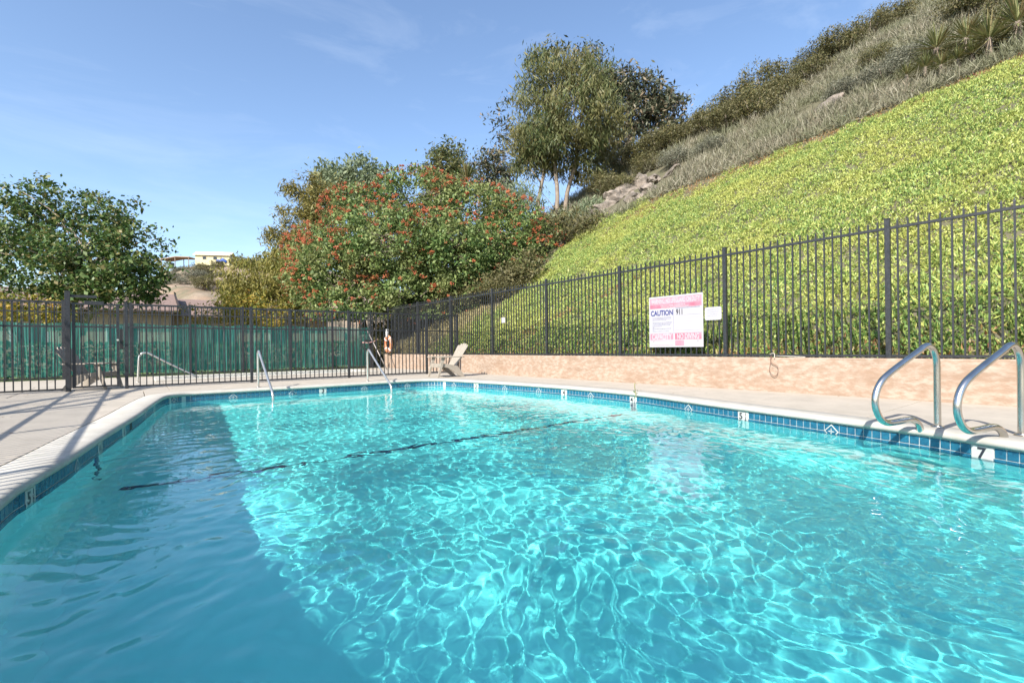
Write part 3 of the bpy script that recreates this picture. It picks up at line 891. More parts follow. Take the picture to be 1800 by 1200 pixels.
place('coil', B().tube(pts, .013, 6).me('coil', M_DARK), hc)
place('strap', B().tube([(-.2, -.02, .12), (.05, -.04, .10), (.28, -.04, .16), (.45, -.02, .25)], .013, 6).me('strap', mat('faded_pink_strap', (.6, .32, .3), .7)), hc)
wc = empty('wire_loop', (8.44, 3.70, wallT)); tag(wc, 'thin brown wire loop dangling over the top of the peach wall', 'wire')
lp_ = [(.05, .02, .03), (-.0, .015, .0), (-.005, .01, -.07), (-.008, .03, -.2), (-.008, .0, -.275), (-.008, -.055, -.31), (-.008, -.10, -.26), (-.008, -.105, -.17), (-.008, -.08, -.13), (-.008, -.02, -.1), (-.004, .012, -.05), (.02, .0, .012)]
place('wire', B().tube(spline(lp_, 5), .0045, 6).me('wire', mat('rusty_wire', (.16, .08, .05), .7)), wc)
place('wire_stub', B().tube(spline([(.05, .05, .05), (.03, .0, .07), (.02, -.04, .06), (.0, -.05, -.01)], 4), .006, 6).me('wire_stub', M_ROPE), wc)
place('conduit', B().tube([(.045, -.06, .028), (.045, -.50, .012)], .006, 8).me('conduit', M_ROPE), wc)

# ------------------------------------------------------------------ foliage tools
def leaf_quads(C, size, aspect, A=None, jitter=1., Nrm=None, vary=.35):
    """Rhombic leaves at centres C; A = preferred long-axis directions."""
    n = len(C)
    a = RNG.normal(size=(n, 3))
    a /= np.linalg.norm(a, axis=1)[:, None] + 1e-9
    if A is not None:
        a = A + jitter * a
        a /= np.linalg.norm(a, axis=1)[:, None] + 1e-9
    q = RNG.normal(size=(n, 3)) if Nrm is None else Nrm + .6 * RNG.normal(size=(n, 3))
    b = np.cross(a, q); b /= np.linalg.norm(b, axis=1)[:, None] + 1e-9
    s = size * (1 + vary * RNG.normal(size=n)).clip(.4, 1.9)
    L = (a * s[:, None]); W = b * (s * aspect * .5)[:, None]
    V = np.stack([C - L * .5, C + W - L * .05, C + L * .5, C - W - L * .05], 1).reshape(-1, 3)
    F = np.arange(4 * n).reshape(n, 4)
    return V, F

def crown_pts(lobes, nclust, nleaf, spread, shell=.55, seed=1):
    rg = np.random.default_rng(seed)
    vol = np.array([l[3] * l[4] + l[4] * l[5] + l[3] * l[5] for l in lobes]); vol = vol / vol.sum()
    k = rg.choice(len(lobes), nclust, p=vol)
    Lb = np.array(lobes)[k]
    d = rg.normal(size=(nclust, 3)); d /= np.linalg.norm(d, axis=1)[:, None]
    rad = (shell ** 3 + (1 - shell ** 3) * rg.random(nclust)) ** (1 / 3) * (1 + .10 * rg.normal(size=nclust))
    cc = Lb[:, :3] + d * rad[:, None] * Lb[:, 3:6]
    m = rg.poisson(nleaf, nclust)
    ci = np.repeat(np.arange(nclust), m)
    sp_ = spread * (1 + .4 * rg.random(nclust))[ci]
    e = rg.normal(size=(len(ci), 3)) * np.array([1, 1, .75])
    P = cc[ci] + e * sp_[:, None] * .6
    return P, d[ci], cc

def lobe(u, v, ru, rv, Y, base, dy=1., rd=None):
    p = at(u, v, Y) - Vector(base)
    k = Y / 849
    rr = rd if rd else ru * k
    return (p.x, p.y, p.z, max(ru * k, .1), max(rr * dy, .1), rv * k)

def limbs(b, root, top, cc, nl, r0, r1, rg):
    """Trunk from root to top, limbs to some of the leaf clusters."""
    root, top = Vector(root), Vector(top)
    mids = [root.lerp(top, t) + Vector((rg.uniform(-1, 1), rg.uniform(-1, 1), 0)) * (top - root).length * .025 for t in (0, .2, .4, .6, .8, 1)]
    b.tube(spline(mids, 3), [r0 + (r1 - r0) * i / 15 for i in range(16)], 8)
    for i in range(nl):
        c = Vector(cc[rg.randrange(len(cc))])
        t = rg.uniform(.45, .98)
        s = root.lerp(top, t)
        m = s.lerp(c, .5) + Vector((0, 0, .12 * (c - s).length)) + Vector((rg.uniform(-1, 1), rg.uniform(-1, 1), 0)) * .08 * (c - s).length
        rr = (r0 + (r1 - r0) * t) * .55
        b.tube(spline([s, m, c], 3), [rr, rr * .85, rr * .7, rr * .55, rr * .42, rr * .3, rr * .2], 5)

def tree(name, label, cat, group, base, lobes, leaf, nclust, nleaf, lsize, aspect, spread, trunkmat=None, r0=.18, r1=.05, nl=14, droop=0., shell=.55, seed=1, up=.25, trunks=None, topfrac=.75):
    base = Vector(base)
    t = empty(name, base); tag(t, label, cat, group)
    P, d, cc = crown_pts(lobes, nclust, nleaf, spread, shell, seed)
    P = P[P[:, 2] > .02] if lobes else P
    A = None; Nn = None
    n = len(P)
    if droop:
        A = np.tile(np.array([[0, 0, -1.0]]), (n, 1)); V, F = leaf_quads(P, lsize, aspect, A, 1 / droop)
    else:
        Nn = np.tile(np.array([[SUN_H.x * .3, SUN_H.y * .3, .9]]), (n, 1)) * up * 3
        V, F = leaf_quads(P, lsize, aspect, None, 1, Nn)
    cr_ = place('crown', np_mesh('crown', V, F, leaf), t)
    if trunkmat is not None:
        rg = random.Random(seed)
        b = B()
        zt = max(l[2] for l in lobes)
        cxm = np.mean(cc, 0)
        for (rt, tp) in (trunks or [((0, 0, -.3), (cxm[0] * .8, cxm[1] * .8, zt * topfrac))]):
            limbs(b, rt, tp, cc, nl, r0, r1, rg)
        place('trunk', b.me('trunk', trunkmat), t)
    return t

def on_hill(u, Y):
    p = at(u, 600, Y)
    return Vector((p.x, p.y, hill_z(p.x, p.y) if p.x > 8.75 and p.y < 42 else -.03))

def v_to_Y(u, v):
    """Depth at which the bearing (u, v) meets the hillside."""
    for k in range(40, 420):
        Y = 8 + (k - 40) * .14
        p = at(u, v, Y)
        if p.x > 8.8 and hill_z(p.x, p.y) > p.z: return Y
    return None
ROCKS = [(1085, 350), (1105, 338), (1128, 322), (1150, 316), (1118, 350), (1172, 309), (1145, 334), (1070, 364), (1450, 195), (1465, 182)]
YUCS = [(1652, 110), (1705, 92), (1745, 98), (1795, 72), (1600, 148), (1632, 135), (1660, 130), (1690, 122), (1715, 112)]

# ------------------------------------------------------------------ ice plant slope (nobody could count it)
L_ICE = leafmat('ice_plant_leaf', [(.08, .16, .04), (.21, .31, .085), (.31, .395, .105), (.39, .445, .12), (.45, .44, .13)], .2, (.42, .43, .115), .55, .45)
L_ICG = leafmat('green_ice_plant_leaf', [(.06, .13, .03), (.11, .20, .05), (.17, .26, .065), (.25, .33, .085), (.31, .27, .1)], .2, None)
def upper_x(y): return float(np.interp(y, [0, 2.1, 5, 8, 11, 13.2, 14.4, 15.2, 17], [23.0, 22.6, 21.8, 20.6, 19.3, 18.4, 17.2, 12.4, 10.2]))
n = 104000
xx = 8.8 + 15.6 * RNG.random(n) ** 1.15; yy = -3.2 + 20.0 * RNG.random(n)
lim = np.interp(yy, [0, 2.1, 5, 8, 11, 13.2, 14.4, 15.2, 17], [23.0, 22.6, 21.8, 20.6, 19.4, 18.7, 18.6, 18.4, 18.2])
lim = lim + .9 + .45 * np.sin(yy * 3.1) + .3 * np.sin(yy * 7.7 + 1) + .25 * np.sin(yy * 1.3 + 2) - .1
k_ = (xx < lim) & (yy < np.interp(xx, [8.8, 10.6, 12, 12.85, 16, 18.5], [16.8, 16.2, 15.3, 15.2, 16.9, 17.6])) & (RNG.random(n) < np.clip((lim - xx) / .8, .25, 1))
xx, yy = xx[k_], yy[k_]
zz = np.array([hill_z(a, b) for a, b in zip(xx, yy)])
n = len(xx)
nb = 5
Cn = np.repeat(np.stack([xx, yy, zz], 1), nb, 0)
A = RNG.normal(size=(n * nb, 3)) * .75 + np.array([-.30, -.1, .95])
A /= np.linalg.norm(A, axis=1)[:, None]
Ln = np.repeat(.052 + .042 * RNG.random(n) + .06 * (RNG.random(n) > .9), nb) * (.7 + .6 * RNG.random(n * nb))
Cn = Cn + RNG.normal(size=Cn.shape) * np.array([.045, .045, .012])
mr_ = .05 * np.sin(Cn[:, 0] * 9 + 2 * np.sin(Cn[:, 1] * 3.3)) * np.sin(Cn[:, 1] * 10.5 + 2 * np.sin(Cn[:, 0] * 2.7)) + .06 * np.sin(Cn[:, 0] * 3.1 + Cn[:, 1] * 1.7) * np.sin(Cn[:, 1] * 3.7 - Cn[:, 0])
Cn[:, 2] += mr_ + .03
Bw = np.cross(A, RNG.normal(size=A.shape)); Bw /= np.linalg.norm(Bw, axis=1)[:, None]
wd = .011 + .006 * RNG.random(n * nb)
tip = Cn + A * Ln[:, None]; mid = Cn + A * (Ln * .45)[:, None]
V = np.stack([Cn, mid + Bw * wd[:, None], tip, mid - Bw * wd[:, None]], 1).reshape(-1, 3)
icm = np_mesh('ice_plant', V, np.arange(4 * n * nb).reshape(-1, 4), L_ICE); icm.materials.append(L_ICG)
gq = np.repeat(RNG.random(n) < np.clip((10.4 - xx) / 1.6, .06, .75), nb).astype(np.int32)
icm.polygons.foreach_set('material_index', gq)
ice = place('ice_plant', icm); tag(ice, kind='stuff')
# low rusty tufts along the upper edge, the foot of the slope and one bare streak
L_RUST = leafmat('rusty_leaf', [(.20, .07, .04), (.30, .16, .06), (.22, .20, .07), (.36, .28, .16)], .15)
def tufts(xs, ys, nb, h, w, mat_, name, tilt=.5, h0=0., jit=.07):
    zs = np.array([hill_z(a, b) for a, b in zip(xs, ys)]); n = len(xs)
    C = np.repeat(np.stack([xs, ys, zs + h0], 1), nb, 0) + RNG.normal(size=(n * nb, 3)) * np.array([jit, jit, .01])
    A = RNG.normal(size=(n * nb, 3)) * tilt + np.array([0, 0, 1.]); A /= np.linalg.norm(A, axis=1)[:, None]
    L_ = h * (.5 + RNG.random(n * nb)); Bq = np.cross(A, RNG.normal(size=A.shape)); Bq /= np.linalg.norm(Bq, axis=1)[:, None]
    tip = C + A * L_[:, None]; mid = C + A * (L_ * .4)[:, None]
    V = np.stack([C, mid + Bq * w, tip, mid - Bq * w], 1).reshape(-1, 3)
    o = place(name, np_mesh(name, V, np.arange(4 * n * nb).reshape(-1, 4), mat_)); tag(o, kind='stuff'); return o
yr = RNG.uniform(0, 15, 1500); xr = .7 + np.array([upper_x(y) for y in yr]) + RNG.normal(size=1500) * .55
yf = RNG.uniform(-.5, 15, 700); xf = 8.82 + np.abs(RNG.normal(size=700)) * .22
ysr = RNG.uniform(9.2, 12.2, 420); xsr = 9.2 + (ysr - 12.2) * -1.1 + RNG.normal(size=420) * .28
tufts(np.concatenate([xr, xf, xsr]), np.concatenate([yr, yf, ysr]), 6, .10, .014, L_RUST, 'rusty_ice_plant', .8)
L_DRYG = leafmat('dry_grass_blade', [(.40, .32, .16), (.5, .42, .22), (.30, .25, .12), (.24, .26, .08)], .25)
yd = RNG.uniform(15.2, 19.8, 2600); xd = 8.8 + RNG.random(2600) * 2.8
tufts(xd, yd, 6, .14, .008, L_DRYG, 'dry_grass', .7)
# grey brush across the upper slope
L_BRSH = leafmat('grey_brush_twig', [(.26, .235, .17), (.19, .18, .12), (.33, .30, .225), (.13, .135, .075), (.25, .20, .14)], .2, (.15, .16, .085), .4)
n = 24000
yb = RNG.uniform(-3, 27, n); lo_ = .75 + np.interp(yb, [0, 2.1, 5, 8, 11, 13.2, 14.4, 15.2, 17, 27], [23.1, 22.7, 22.0, 20.8, 19.6, 18.9, 18.4, 15, 13, 12])
xb_ = lo_ + (36 * RNG.random(n) ** 1.15)
ok = np.array([b < ridge_y(a) + 2 for a, b in zip(xb_, yb)])
clump = (np.sin(xb_ * .8 + yb * .5) + np.sin(xb_ * .37 - yb * .9) + RNG.normal(size=n) * .8) > -1.3
rock_xy = [on_hill(u, v_to_Y(u, v) or 24).xy for u, v in ROCKS]
for q in rock_xy: ok &= (xb_ - q.x) ** 2 + (yb - q.y) ** 2 > (2.2 if q.y > 8 else 1.0)
ok &= (yb < 13.6) | (xb_ > 18.5)
for q in [on_hill(u, v_to_Y(u, v) or 20).xy for u, v in YUCS]: ok &= (xb_ - q.x - .3) ** 2 + (yb - q.y) ** 2 > .45
xb_, yb = xb_[ok & clump], yb[ok & clump]
tufts(xb_, yb, 13, .46, .015, L_BRSH, 'grey_brush', .8, jit=.2)

# ------------------------------------------------------------------ trees and shrubs
L_SYC = leafmat('broad_dark_leaf', [(0.027, 0.061, 0.016), (0.047, 0.095, 0.024), (0.081, 0.135, 0.034), (0.149, 0.203, 0.061), (0.203, 0.162, 0.061)], .25, rough=.5)
L_TOY = leafmat('toyon_leaf', [(0.041, 0.088, 0.024), (0.088, 0.155, 0.041), (0.162, 0.236, 0.068), (0.270, 0.324, 0.115)], .25, (.19, .20, .07), .5)
L_EUC = leafmat('eucalyptus_leaf', [(.045, .068, .024), (.085, .115, .04), (.135, .16, .06), (.18, .155, .065)], .3, (.17, .145, .05), .35)
L_DKE = leafmat('dark_gum_leaf', [(0.030, 0.043, 0.024), (0.061, 0.074, 0.041), (0.108, 0.115, 0.068), (0.270, 0.203, 0.135)], .2)
L_YEL = leafmat('golden_green_leaf', [(.10, .12, .025), (.17, .18, .035), (.24, .225, .05), (.30, .24, .06)], .3, (.22, .19, .05), .7)
L_GLD = leafmat('golden_flower_leaf', [(.10, .14, .03), (.20, .21, .04), (.34, .28, .04), (.38, .22, .04), (.12, .16, .03)], .35)
L_OLV = leafmat('olive_brown_needle', [(0.095, 0.101, 0.027), (0.176, 0.155, 0.041), (0.257, 0.203, 0.061), (0.135, 0.149, 0.041)], .25)
L_GRY = leafmat('grey_green_leaf', [(0.108, 0.149, 0.081), (0.176, 0.216, 0.121), (0.257, 0.297, 0.176)], .3)
L_SHR = leafmat('scrub_leaf', [(0.047, 0.061, 0.020), (0.095, 0.101, 0.034), (0.149, 0.135, 0.054), (0.203, 0.162, 0.068)], .2, (.12, .11, .05), .8)
L_HDG = leafmat('hedge_leaf', [(.03, .08, .02), (.06, .13, .03), (.11, .18, .05)], .3)

# broad-leaved tree behind the gate
bs = at(128, 610, 20.5); bs.z = -.03
Y = 20.5
lb = [lobe(u, v, ru, rv, Y + dY, bs) for u, v, ru, rv, dY in (
    (30, 400, 70, 65, 0), (115, 375, 85, 52, 1), (185, 400, 70, 50, .5), (232, 440, 55, 45, 0), (250, 492, 48, 45, -.5), (60, 470, 75, 60, -.5), (150, 465, 90, 60, -1), (205, 505, 65, 38, -1), (-30, 450, 60, 70, .5), (115, 515, 60, 26, -.6), (20, 505, 38, 26, 0))]
tree('broadleaf_tree', 'dark green broad leaved tree with pale trunk behind the gate', 'tree', None, bs, lb, L_SYC, 360, 62, .16, .6, .36, M_PALE, .21, .07, 22, seed=3, shell=.35, trunks=[((0, 0, -.1), (.25, .1, 5.4)), ((.1, .1, 1.6), (1.9, .4, 5.2))])
# golden shrubs above the green screen
def shrub(name, label, grp, u, Y, lobes, leaf, nc, nl_, ls, asp, spd, seed, z=None, tm=M_BARK, cat='shrub', **kw):
    b = on_hill(u, Y) if z is None else Vector((at(u, 610, Y).x, at(u, 610, Y).y, z))
    return tree(name, label, cat, grp, b, [lobe(a, c, ra, rc, Y, b) for a, c, ra, rc in lobes], leaf, nc, nl_, ls, asp, spd, tm, kw.pop('r0', .08), kw.pop('r1', .02), kw.pop('nl', 6), seed=seed, **kw)
shrub('golden_shrub', 'golden green shrub under the broad leaved tree at far left', None, 40, 19, [(10, 545, 40, 28), (60, 548, 42, 30), (-30, 550, 30, 30), (95, 560, 25, 22)], L_GLD, 90, 32, .13, .5, .28, 21, -.03)
shrub('golden_shrub', 'yellow flowering shrub in front of the brown shingle roof', None, 395, 26, [(345, 558, 26, 22), (390, 552, 34, 28), (435, 548, 36, 34), (475, 558, 30, 30)], L_GLD, 110, 34, .13, .5, .3, 22, -.03)
shrub('pepper_tree', 'feathery yellow green tree left of the red berried bush', None, 450, 29, [(440, 500, 52, 48), (500, 490, 55, 55), (470, 535, 65, 35), (425, 530, 35, 35), (530, 500, 40, 70)], L_YEL, 360, 56, .22, .26, .40, 23, -.03, cat='tree', droop=1.2, r0=.16)
shrub('olive_conifer', 'olive brown feathery conifer behind the pepper tree', None, 545, 33, [(548, 345, 26, 36), (535, 395, 42, 42), (518, 445, 48, 42), (505, 485, 50, 38), (570, 380, 40, 60), (490, 415, 24, 8), (512, 372, 24, 7), (520, 336, 22, 8), (484, 455, 26, 7), (505, 395, 24, 7)], L_OLV, 380, 56, .30, .2, .40, 24, -.03, cat='tree', r0=.25)
# grey-green and round trees on the far skyline
def skytree(name, label, u, Y, lobes, leaf, nc, nl_, ls, spd, seed, tm=M_BARK, **kw):
    b = Vector((at(u, 610, Y).x, at(u, 610, Y).y, 2.0))
    return tree(name, label, 'tree', None, b, [lobe(a, c, ra, rc, Y, b) for a, c, ra, rc in lobes], leaf, nc, nl_, ls, .4, spd, tm, .3, .08, 10, seed=seed, **kw)
skytree('grey_eucalyptus', 'grey green airy tree rising behind the left of the berried bush', 615, 46, [(595, 318, 36, 30), (640, 308, 36, 28), (660, 330, 26, 26), (610, 350, 50, 40), (575, 335, 20, 26)], L_GRY, 240, 44, .36, .6, 31, droop=.9)
skytree('round_tree', 'small round topped olive tree on the skyline above the berried bush', 785, 46, [(785, 288, 34, 34), (765, 310, 26, 22), (805, 318, 24, 30), (785, 345, 40, 40)], L_EUC, 170, 50, .34, .55, 32)
skytree('brown_tree', 'sparse brownish tree between round tree and tall eucalyptus', 865, 44, [(865, 290, 26, 26), (845, 315, 24, 28), (885, 320, 26, 36), (870, 355, 40, 40)], L_DKE, 130, 40, .34, .6, 33)
# the big red-berried bush
bY = 24
bb = on_hill(735, bY)
tl = [(735, 345, 75, 42, .5), (640, 375, 70, 45, 0), (830, 372, 75, 46, 0), (560, 440, 55, 45, 0), (600, 470, 75, 60, -1.5), (690, 430, 95, 65, -2), (790, 440, 95, 65, -2), (880, 440, 75, 60, -.8), (545, 500, 45, 45, -.5), (640, 530, 60, 40, -2.2), (720, 520, 70, 45, -2.2), (810, 520, 70, 40, -2), (900, 490, 60, 48, -1), (590, 540, 50, 32, -1.5), (945, 445, 50, 60, 0), (905, 400, 55, 50, 0), (760, 560, 40, 22, -2.6), (850, 545, 45, 28, -2), (740, 455, 150, 75, 1.2)]
lb = [lobe(u, v, ru, rv, bY + d, bb) for u, v, ru, rv, d in tl]
toy = tree('toyon_bush', 'huge rounded green bush covered with red berry clusters', 'bush', None, bb, lb, L_TOY, 3000, 40, .14, .5, .25, M_BARK, .22, .06, 40, seed=5, shell=.5, trunks=[((-2, 2, -.5), (-3, 1, 4)), ((0, 0, -.3), (0, 0, 4.5)), ((2, -1.2, .8), (2.5, -1, 4.5))])
M_BER = mat('red_berry', (.30, .065, .03), .45, c2=(.36, .12, .045), scale=3)
def berry(seed):
    rg = random.Random(seed); b = B()
    for k in range(13):
        c = Vector((rg.gauss(0, .042), rg.gauss(0, .042), rg.gauss(0, .032))); r_ = rg.uniform(.026, .038)
        vs = [b.bm.verts.new(c + Vector(q) * r_) for q in ((1, 0, 0), (0, 1, 0), (-1, 0, 0), (0, -1, 0), (0, 0, 1), (0, 0, -1))]
        for q in ((0, 1, 4), (1, 2, 4), (2, 3, 4), (3, 0, 4), (1, 0, 5), (2, 1, 5), (3, 2, 5), (0, 3, 5)): b.bm.faces.new([vs[i] for i in q])
    return b.me('berry_cluster', M_BER)
bers = [berry(k) for k in range(6)]
rg = random.Random(77)
viewd = (CAM_M.translation - bb).normalized()
cnt = 0
while cnt < 290:
    l = lb[rg.choices(range(len(lb)), [1.3, 1.4, 1.2, 1.3, 1.3, 1.3, 1.1, .8, 1, .6, .35, .35, .4, .6, .6, .9, .1, .2, 0])[0]]
    d = Vector((rg.gauss(0, 1), rg.gauss(0, 1), rg.gauss(.35, .8))).normalized()
    if d.dot(viewd) < .1: continue
    c = Vector((l[0] + d.x * l[3] * 1.10, l[1] + d.y * l[4] * 1.10, l[2] + d.z * l[5] * 1.10))
    # keep only clusters on the outside of the whole bush
    if any(((c.x - q[0]) / q[3]) ** 2 + ((c.y - q[1]) / q[4]) ** 2 + ((c.z - q[2]) / q[5]) ** 2 < .86 for q in lb if q is not l): continue
    s_ = rg.uniform(.75, 1.25)
    place('berry_cluster', bers[cnt % 6], toy, Matrix.Translation(c) @ Matrix.Rotation(rg.uniform(0, 6.3), 4, 'Z') @ Matrix.Scale(s_, 4))
    cnt += 1
xb = B(); k = 0
while k < 900:
    l = lb[rg.choices(range(len(lb)), [1.3, 1.4, 1.2, 1.3, 1.3, 1.3, 1.1, 1, 1, .8, .5, .5, .6, .8, .6, .9, .1, .2, 0])[0]]
    d = Vector((rg.gauss(0, 1), rg.gauss(0, 1), rg.gauss(.3, .8))).normalized()
    c = Vector((l[0] + d.x * l[3] * 1.09, l[1] + d.y * l[4] * 1.09, l[2] + d.z * l[5] * 1.09))
    if any(((c.x - q[0]) / q[3]) ** 2 + ((c.y - q[1]) / q[4]) ** 2 + ((c.z - q[2]) / q[5]) ** 2 < .86 for q in lb if q is not l): continue
    for j in range(6):
        e_ = c + Vector((rg.gauss(0, .05), rg.gauss(0, .05), rg.gauss(0, .04))); r_ = rg.uniform(.016, .026)
        vs = [xb.bm.verts.new(e_ + Vector(q) * r_) for q in ((1, 0, 0), (0, 1, 0), (-1, 0, 0), (0, -1, 0), (0, 0, 1), (0, 0, -1))]
        for q in ((0, 1, 4), (1, 2, 4), (2, 3, 4), (3, 0, 4), (1, 0, 5), (2, 1, 5), (3, 2, 5), (0, 3, 5)): xb.bm.faces.new([vs[i] for i in q])
    k += 1
tag(place('small_berries', xb.me('small_berries', M_BER), toy), kind='stuff')
# darker scrub to the right of it, up to the tall eucalyptus
shrub('dark_scrub', 'dark olive bush between red berried bush and green slope', None, 985, 24, [(985, 440, 50, 48), (1020, 420, 40, 40), (960, 480, 45, 36), (930, 520, 36, 26), (1000, 400, 40, 30), (1035, 432, 26, 26), (1000, 470, 26, 20), (970, 505, 22, 18), (1050, 400, 30, 24)], L_SHR, 300, 38, .15, .4, .34, 41, r0=.12, shell=.6)
shrub('dark_scrub', 'mottled dark bush spilling down to the fence below the red berried bush', None, 880, 20.5, [(870, 520, 42, 34), (840, 545, 40, 26), (905, 500, 40, 34), (800, 560, 36, 20), (930, 478, 36, 34)], L_SHR, 280, 40, .13, .4, .28, 43, r0=.08, shell=.5)
shrub('grey_acacia', 'grey green willowy bush at the foot of the tall eucalyptus', None, 1000, 28, [(925, 375, 36, 42), (985, 405, 42, 30), (1040, 385, 34, 30), (900, 350, 30, 36)], L_GRY, 220, 36, .24, .2, .4, 42, droop=1.2, r0=.1, shell=.6)
# tall eucalyptus, two trunks
eb = on_hill(978, 30)
el = [(960, 130, 52, 42, 0), (1030, 135, 48, 42, .4), (945, 200, 52, 52, 0), (1010, 205, 68, 55, -.6), (1060, 200, 42, 50, 0), (930, 255, 40, 34, 0), (985, 250, 60, 34, -.5), (1045, 250, 44, 38, 0), (930, 290, 30, 26, 0), (1030, 300, 34, 26, .5), (985, 285, 30, 24, .5), (940, 100, 18, 22, 0)]
k = 30 / 849
tree('tall_eucalyptus', 'tall eucalyptus with two slim pale trunks at the top of the slope', 'tree', None, eb, [lobe(u, v, ru, rv, 30 + d, eb, .9) for u, v, ru, rv, d in el], L_EUC, 620, 52, .30, .19, .42, mat('slim_trunk_bark', (.27, .22, .17), .85, c2=(.17, .13, .1), scale=3), .15, .05, 26, droop=1.3, seed=7, shell=.4,
     trunks=[(tuple(at(975, 400, 30) - eb), tuple(at(972, 130, 30) - eb)), (tuple(at(990, 385, 30.2) - eb), tuple(at(1030, 150, 30.4) - eb))])
db = on_hill(1100, 37)
dl = [(1095, 150, 40, 30, 0), (1150, 180, 40, 34, 0), (1120, 175, 52, 42, 0), (1165, 215, 42, 42, 0), (1100, 235, 52, 42, 0), (1060, 290, 40, 28, 0), (1075, 140, 30, 22, 0), (1185, 235, 26, 22, 0)]
tree('dark_gum_tree', 'dark brownish gum tree leaning right behind the tall eucalyptus', 'tree', None, db, [lobe(u, v, ru, rv, 37 + d, db) for u, v, ru, rv, d in dl], L_DKE, 380, 38, .34, .32, .5, M_BARK, .25, .06, 26, seed=9, shell=.3)
d2 = on_hill(935, 39)
tree('dark_gum_tree', 'dark sparse gum tree poking out left of the tall eucalyptus', 'tree', None, d2, [lobe(u, v, ru, rv, 39, d2) for u, v, ru, rv in ((868, 205, 20, 12), (885, 185, 9, 24), (895, 235, 20, 24), (985, 105, 40, 26), (1035, 110, 40, 24), (890, 265, 22, 20))], L_DKE, 95, 26, .34, .3, .55, M_BARK, .22, .05, 14, seed=10, shell=.2)
# hedge behind the windscreen
hb = Vector((-9, 21.4, -.03))
hdg = empty('hedge', hb); tag(hdg, 'clipped green hedge seen dimly through the green screen', 'hedge')
n = 9000
P = np.stack([RNG.uniform(0, 17, n), RNG.normal(size=n) * .28, 1.15 * RNG.random(n) ** .8 + .03], 1)
V, F = leaf_quads(P, .13, .6)
place('foliage', np_mesh('foliage', V, F, L_HDG), hdg)

# ------------------------------------------------------------------ shrubs along the ridge, yuccas, rocks
def blob_shrub(seed, leaf, nc=150, nl_=42, ls=.06, asp=.45, flat=.75):
    P, d, cc = crown_pts([(0, 0, .55, .8, .8, .55 * flat), (.45, .2, .4, .5, .5, .38), (-.4, -.25, .45, .55, .5, .42)], nc, nl_, .13, .4, seed)
    P = P[P[:, 2] > .01]
    V, F = leaf_quads(P, ls, asp)
    return np_mesh('foliage', V, F, leaf)
SHR = [blob_shrub(s, l) for s, l in ((1, L_SHR), (2, L_SHR), (3, L_SHR), (4, L_GRY))]
stem = B()
for k in range(5):
    a = k * 1.26
    stem.tube([(0, 0, -.1), (.15 * math.cos(a), .15 * math.sin(a), .2), (.4 * math.cos(a), .4 * math.sin(a), .55)], [.03, .022, .01], 5)
stem_me = stem.me('stem', M_BARK)
def put_shrub(u, Y, size, kind, label, grp, zfix=None):
    p = on_hill(u, Y)
    if zfix is not None: p.z = zfix
    e = empty('scrub_bush', p); tag(e, label, 'bush', grp)
    e.scale = (size, size, size * random.uniform(.85, 1.15)); e.rotation_euler = (0, 0, random.uniform(0, 6.28))
    place('foliage', SHR[kind], e); place('stem', stem_me, e)
ORD = ['leftmost', 'second from the left', 'third from the left', 'fourth from the left', 'fifth from the left', 'sixth from the left', 'seventh from the left', 'eighth from the left', 'ninth from the left', 'tenth from the left', 'eleventh from the left', 'twelfth from the left', 'thirteenth from the left', 'fourteenth from the left']
def ordered(rows): return zip(ORD, sorted(rows))
L_SAGE = leafmat('sage_leaf', [(.11, .115, .08), (.16, .165, .115), (.21, .20, .15)], .2)
SHR[3] = blob_shrub(4, L_SAGE)
G1 = 'dark scrub bushes along the ridge'
random.seed(5)
for od, (u, v, s_, kd) in ordered([(1305, 200, 2.2, 0), (1345, 172, 2.2, 1), (1285, 228, 1.6, 2), (1375, 176, 1.5, 0), (1330, 212, 1.7, 1), (1450, 112, 1.9, 2), (1485, 96, 2.0, 0), (1430, 140, 1.5, 0), (1250, 237, 1.6, 1), (1222, 246, 1.3, 2), (1535, 64, 1.5, 1), (1575, 44, 1.5, 0)]):
    Y = v_to_Y(u, v) or v_to_Y(u, v + 12) or v_to_Y(u, v + 25) or 40
    put_shrub(u, Y, s_, kd, od + ' of the dark scrub bushes along the skyline ridge', G1)
G2 = 'olive scrub bushes above the rock outcrop'
for od, (u, v, s_, kd) in ordered([(1080, 325, 1.6, 1), (1105, 305, 1.6, 2), (1130, 288, 1.7, 0), (1160, 275, 1.8, 1), (1095, 340, 1.2, 2), (1190, 260, 1.5, 0), (1065, 345, 1.4, 0), (1145, 300, 1.2, 1)]):
    Y = v_to_Y(u, v) or 32
    put_shrub(u, Y, s_, kd, od + ' of the olive bushes above the pale rock outcrop', G2)
G3 = 'scrub bushes scattered in the grey brush'
for od, (u, v, s_, kd) in ordered([(1560, 145, 1.2, 3), (1610, 115, 1.2, 3), (1700, 30, 1.5, 1), (1750, 18, 1.5, 0), (1480, 172, 1.0, 3), (1785, 40, 1.2, 1), (1545, 110, 1.0, 0), (1250, 272, 1.0, 3), (1190, 292, 1.0, 3)]):
    Y = v_to_Y(u, v) or 30
    put_shrub(u, Y, s_, kd, od + ' of the scrub bushes amid the dry grey brush', G3)
# low understorey bushes hiding the soil under the big berried bush
G4 = 'low bushes under the berried bush'
for od, (u, v, s_, kd) in ordered([(680, 600, 1.1, 0), (720, 585, 1.2, 1), (760, 570, 1.2, 2), (800, 555, 1.1, 0), (840, 540, 1.0, 1), (700, 560, 1.4, 1), (740, 545, 1.4, 0), (650, 570, 1.3, 2), (880, 530, 1.0, 2), (780, 530, 1.4, 0)]):
    Y = v_to_Y(u, v) or 22
    put_shrub(u, Y, s_, kd, od + ' of the low bushes under the berried bush', G4)

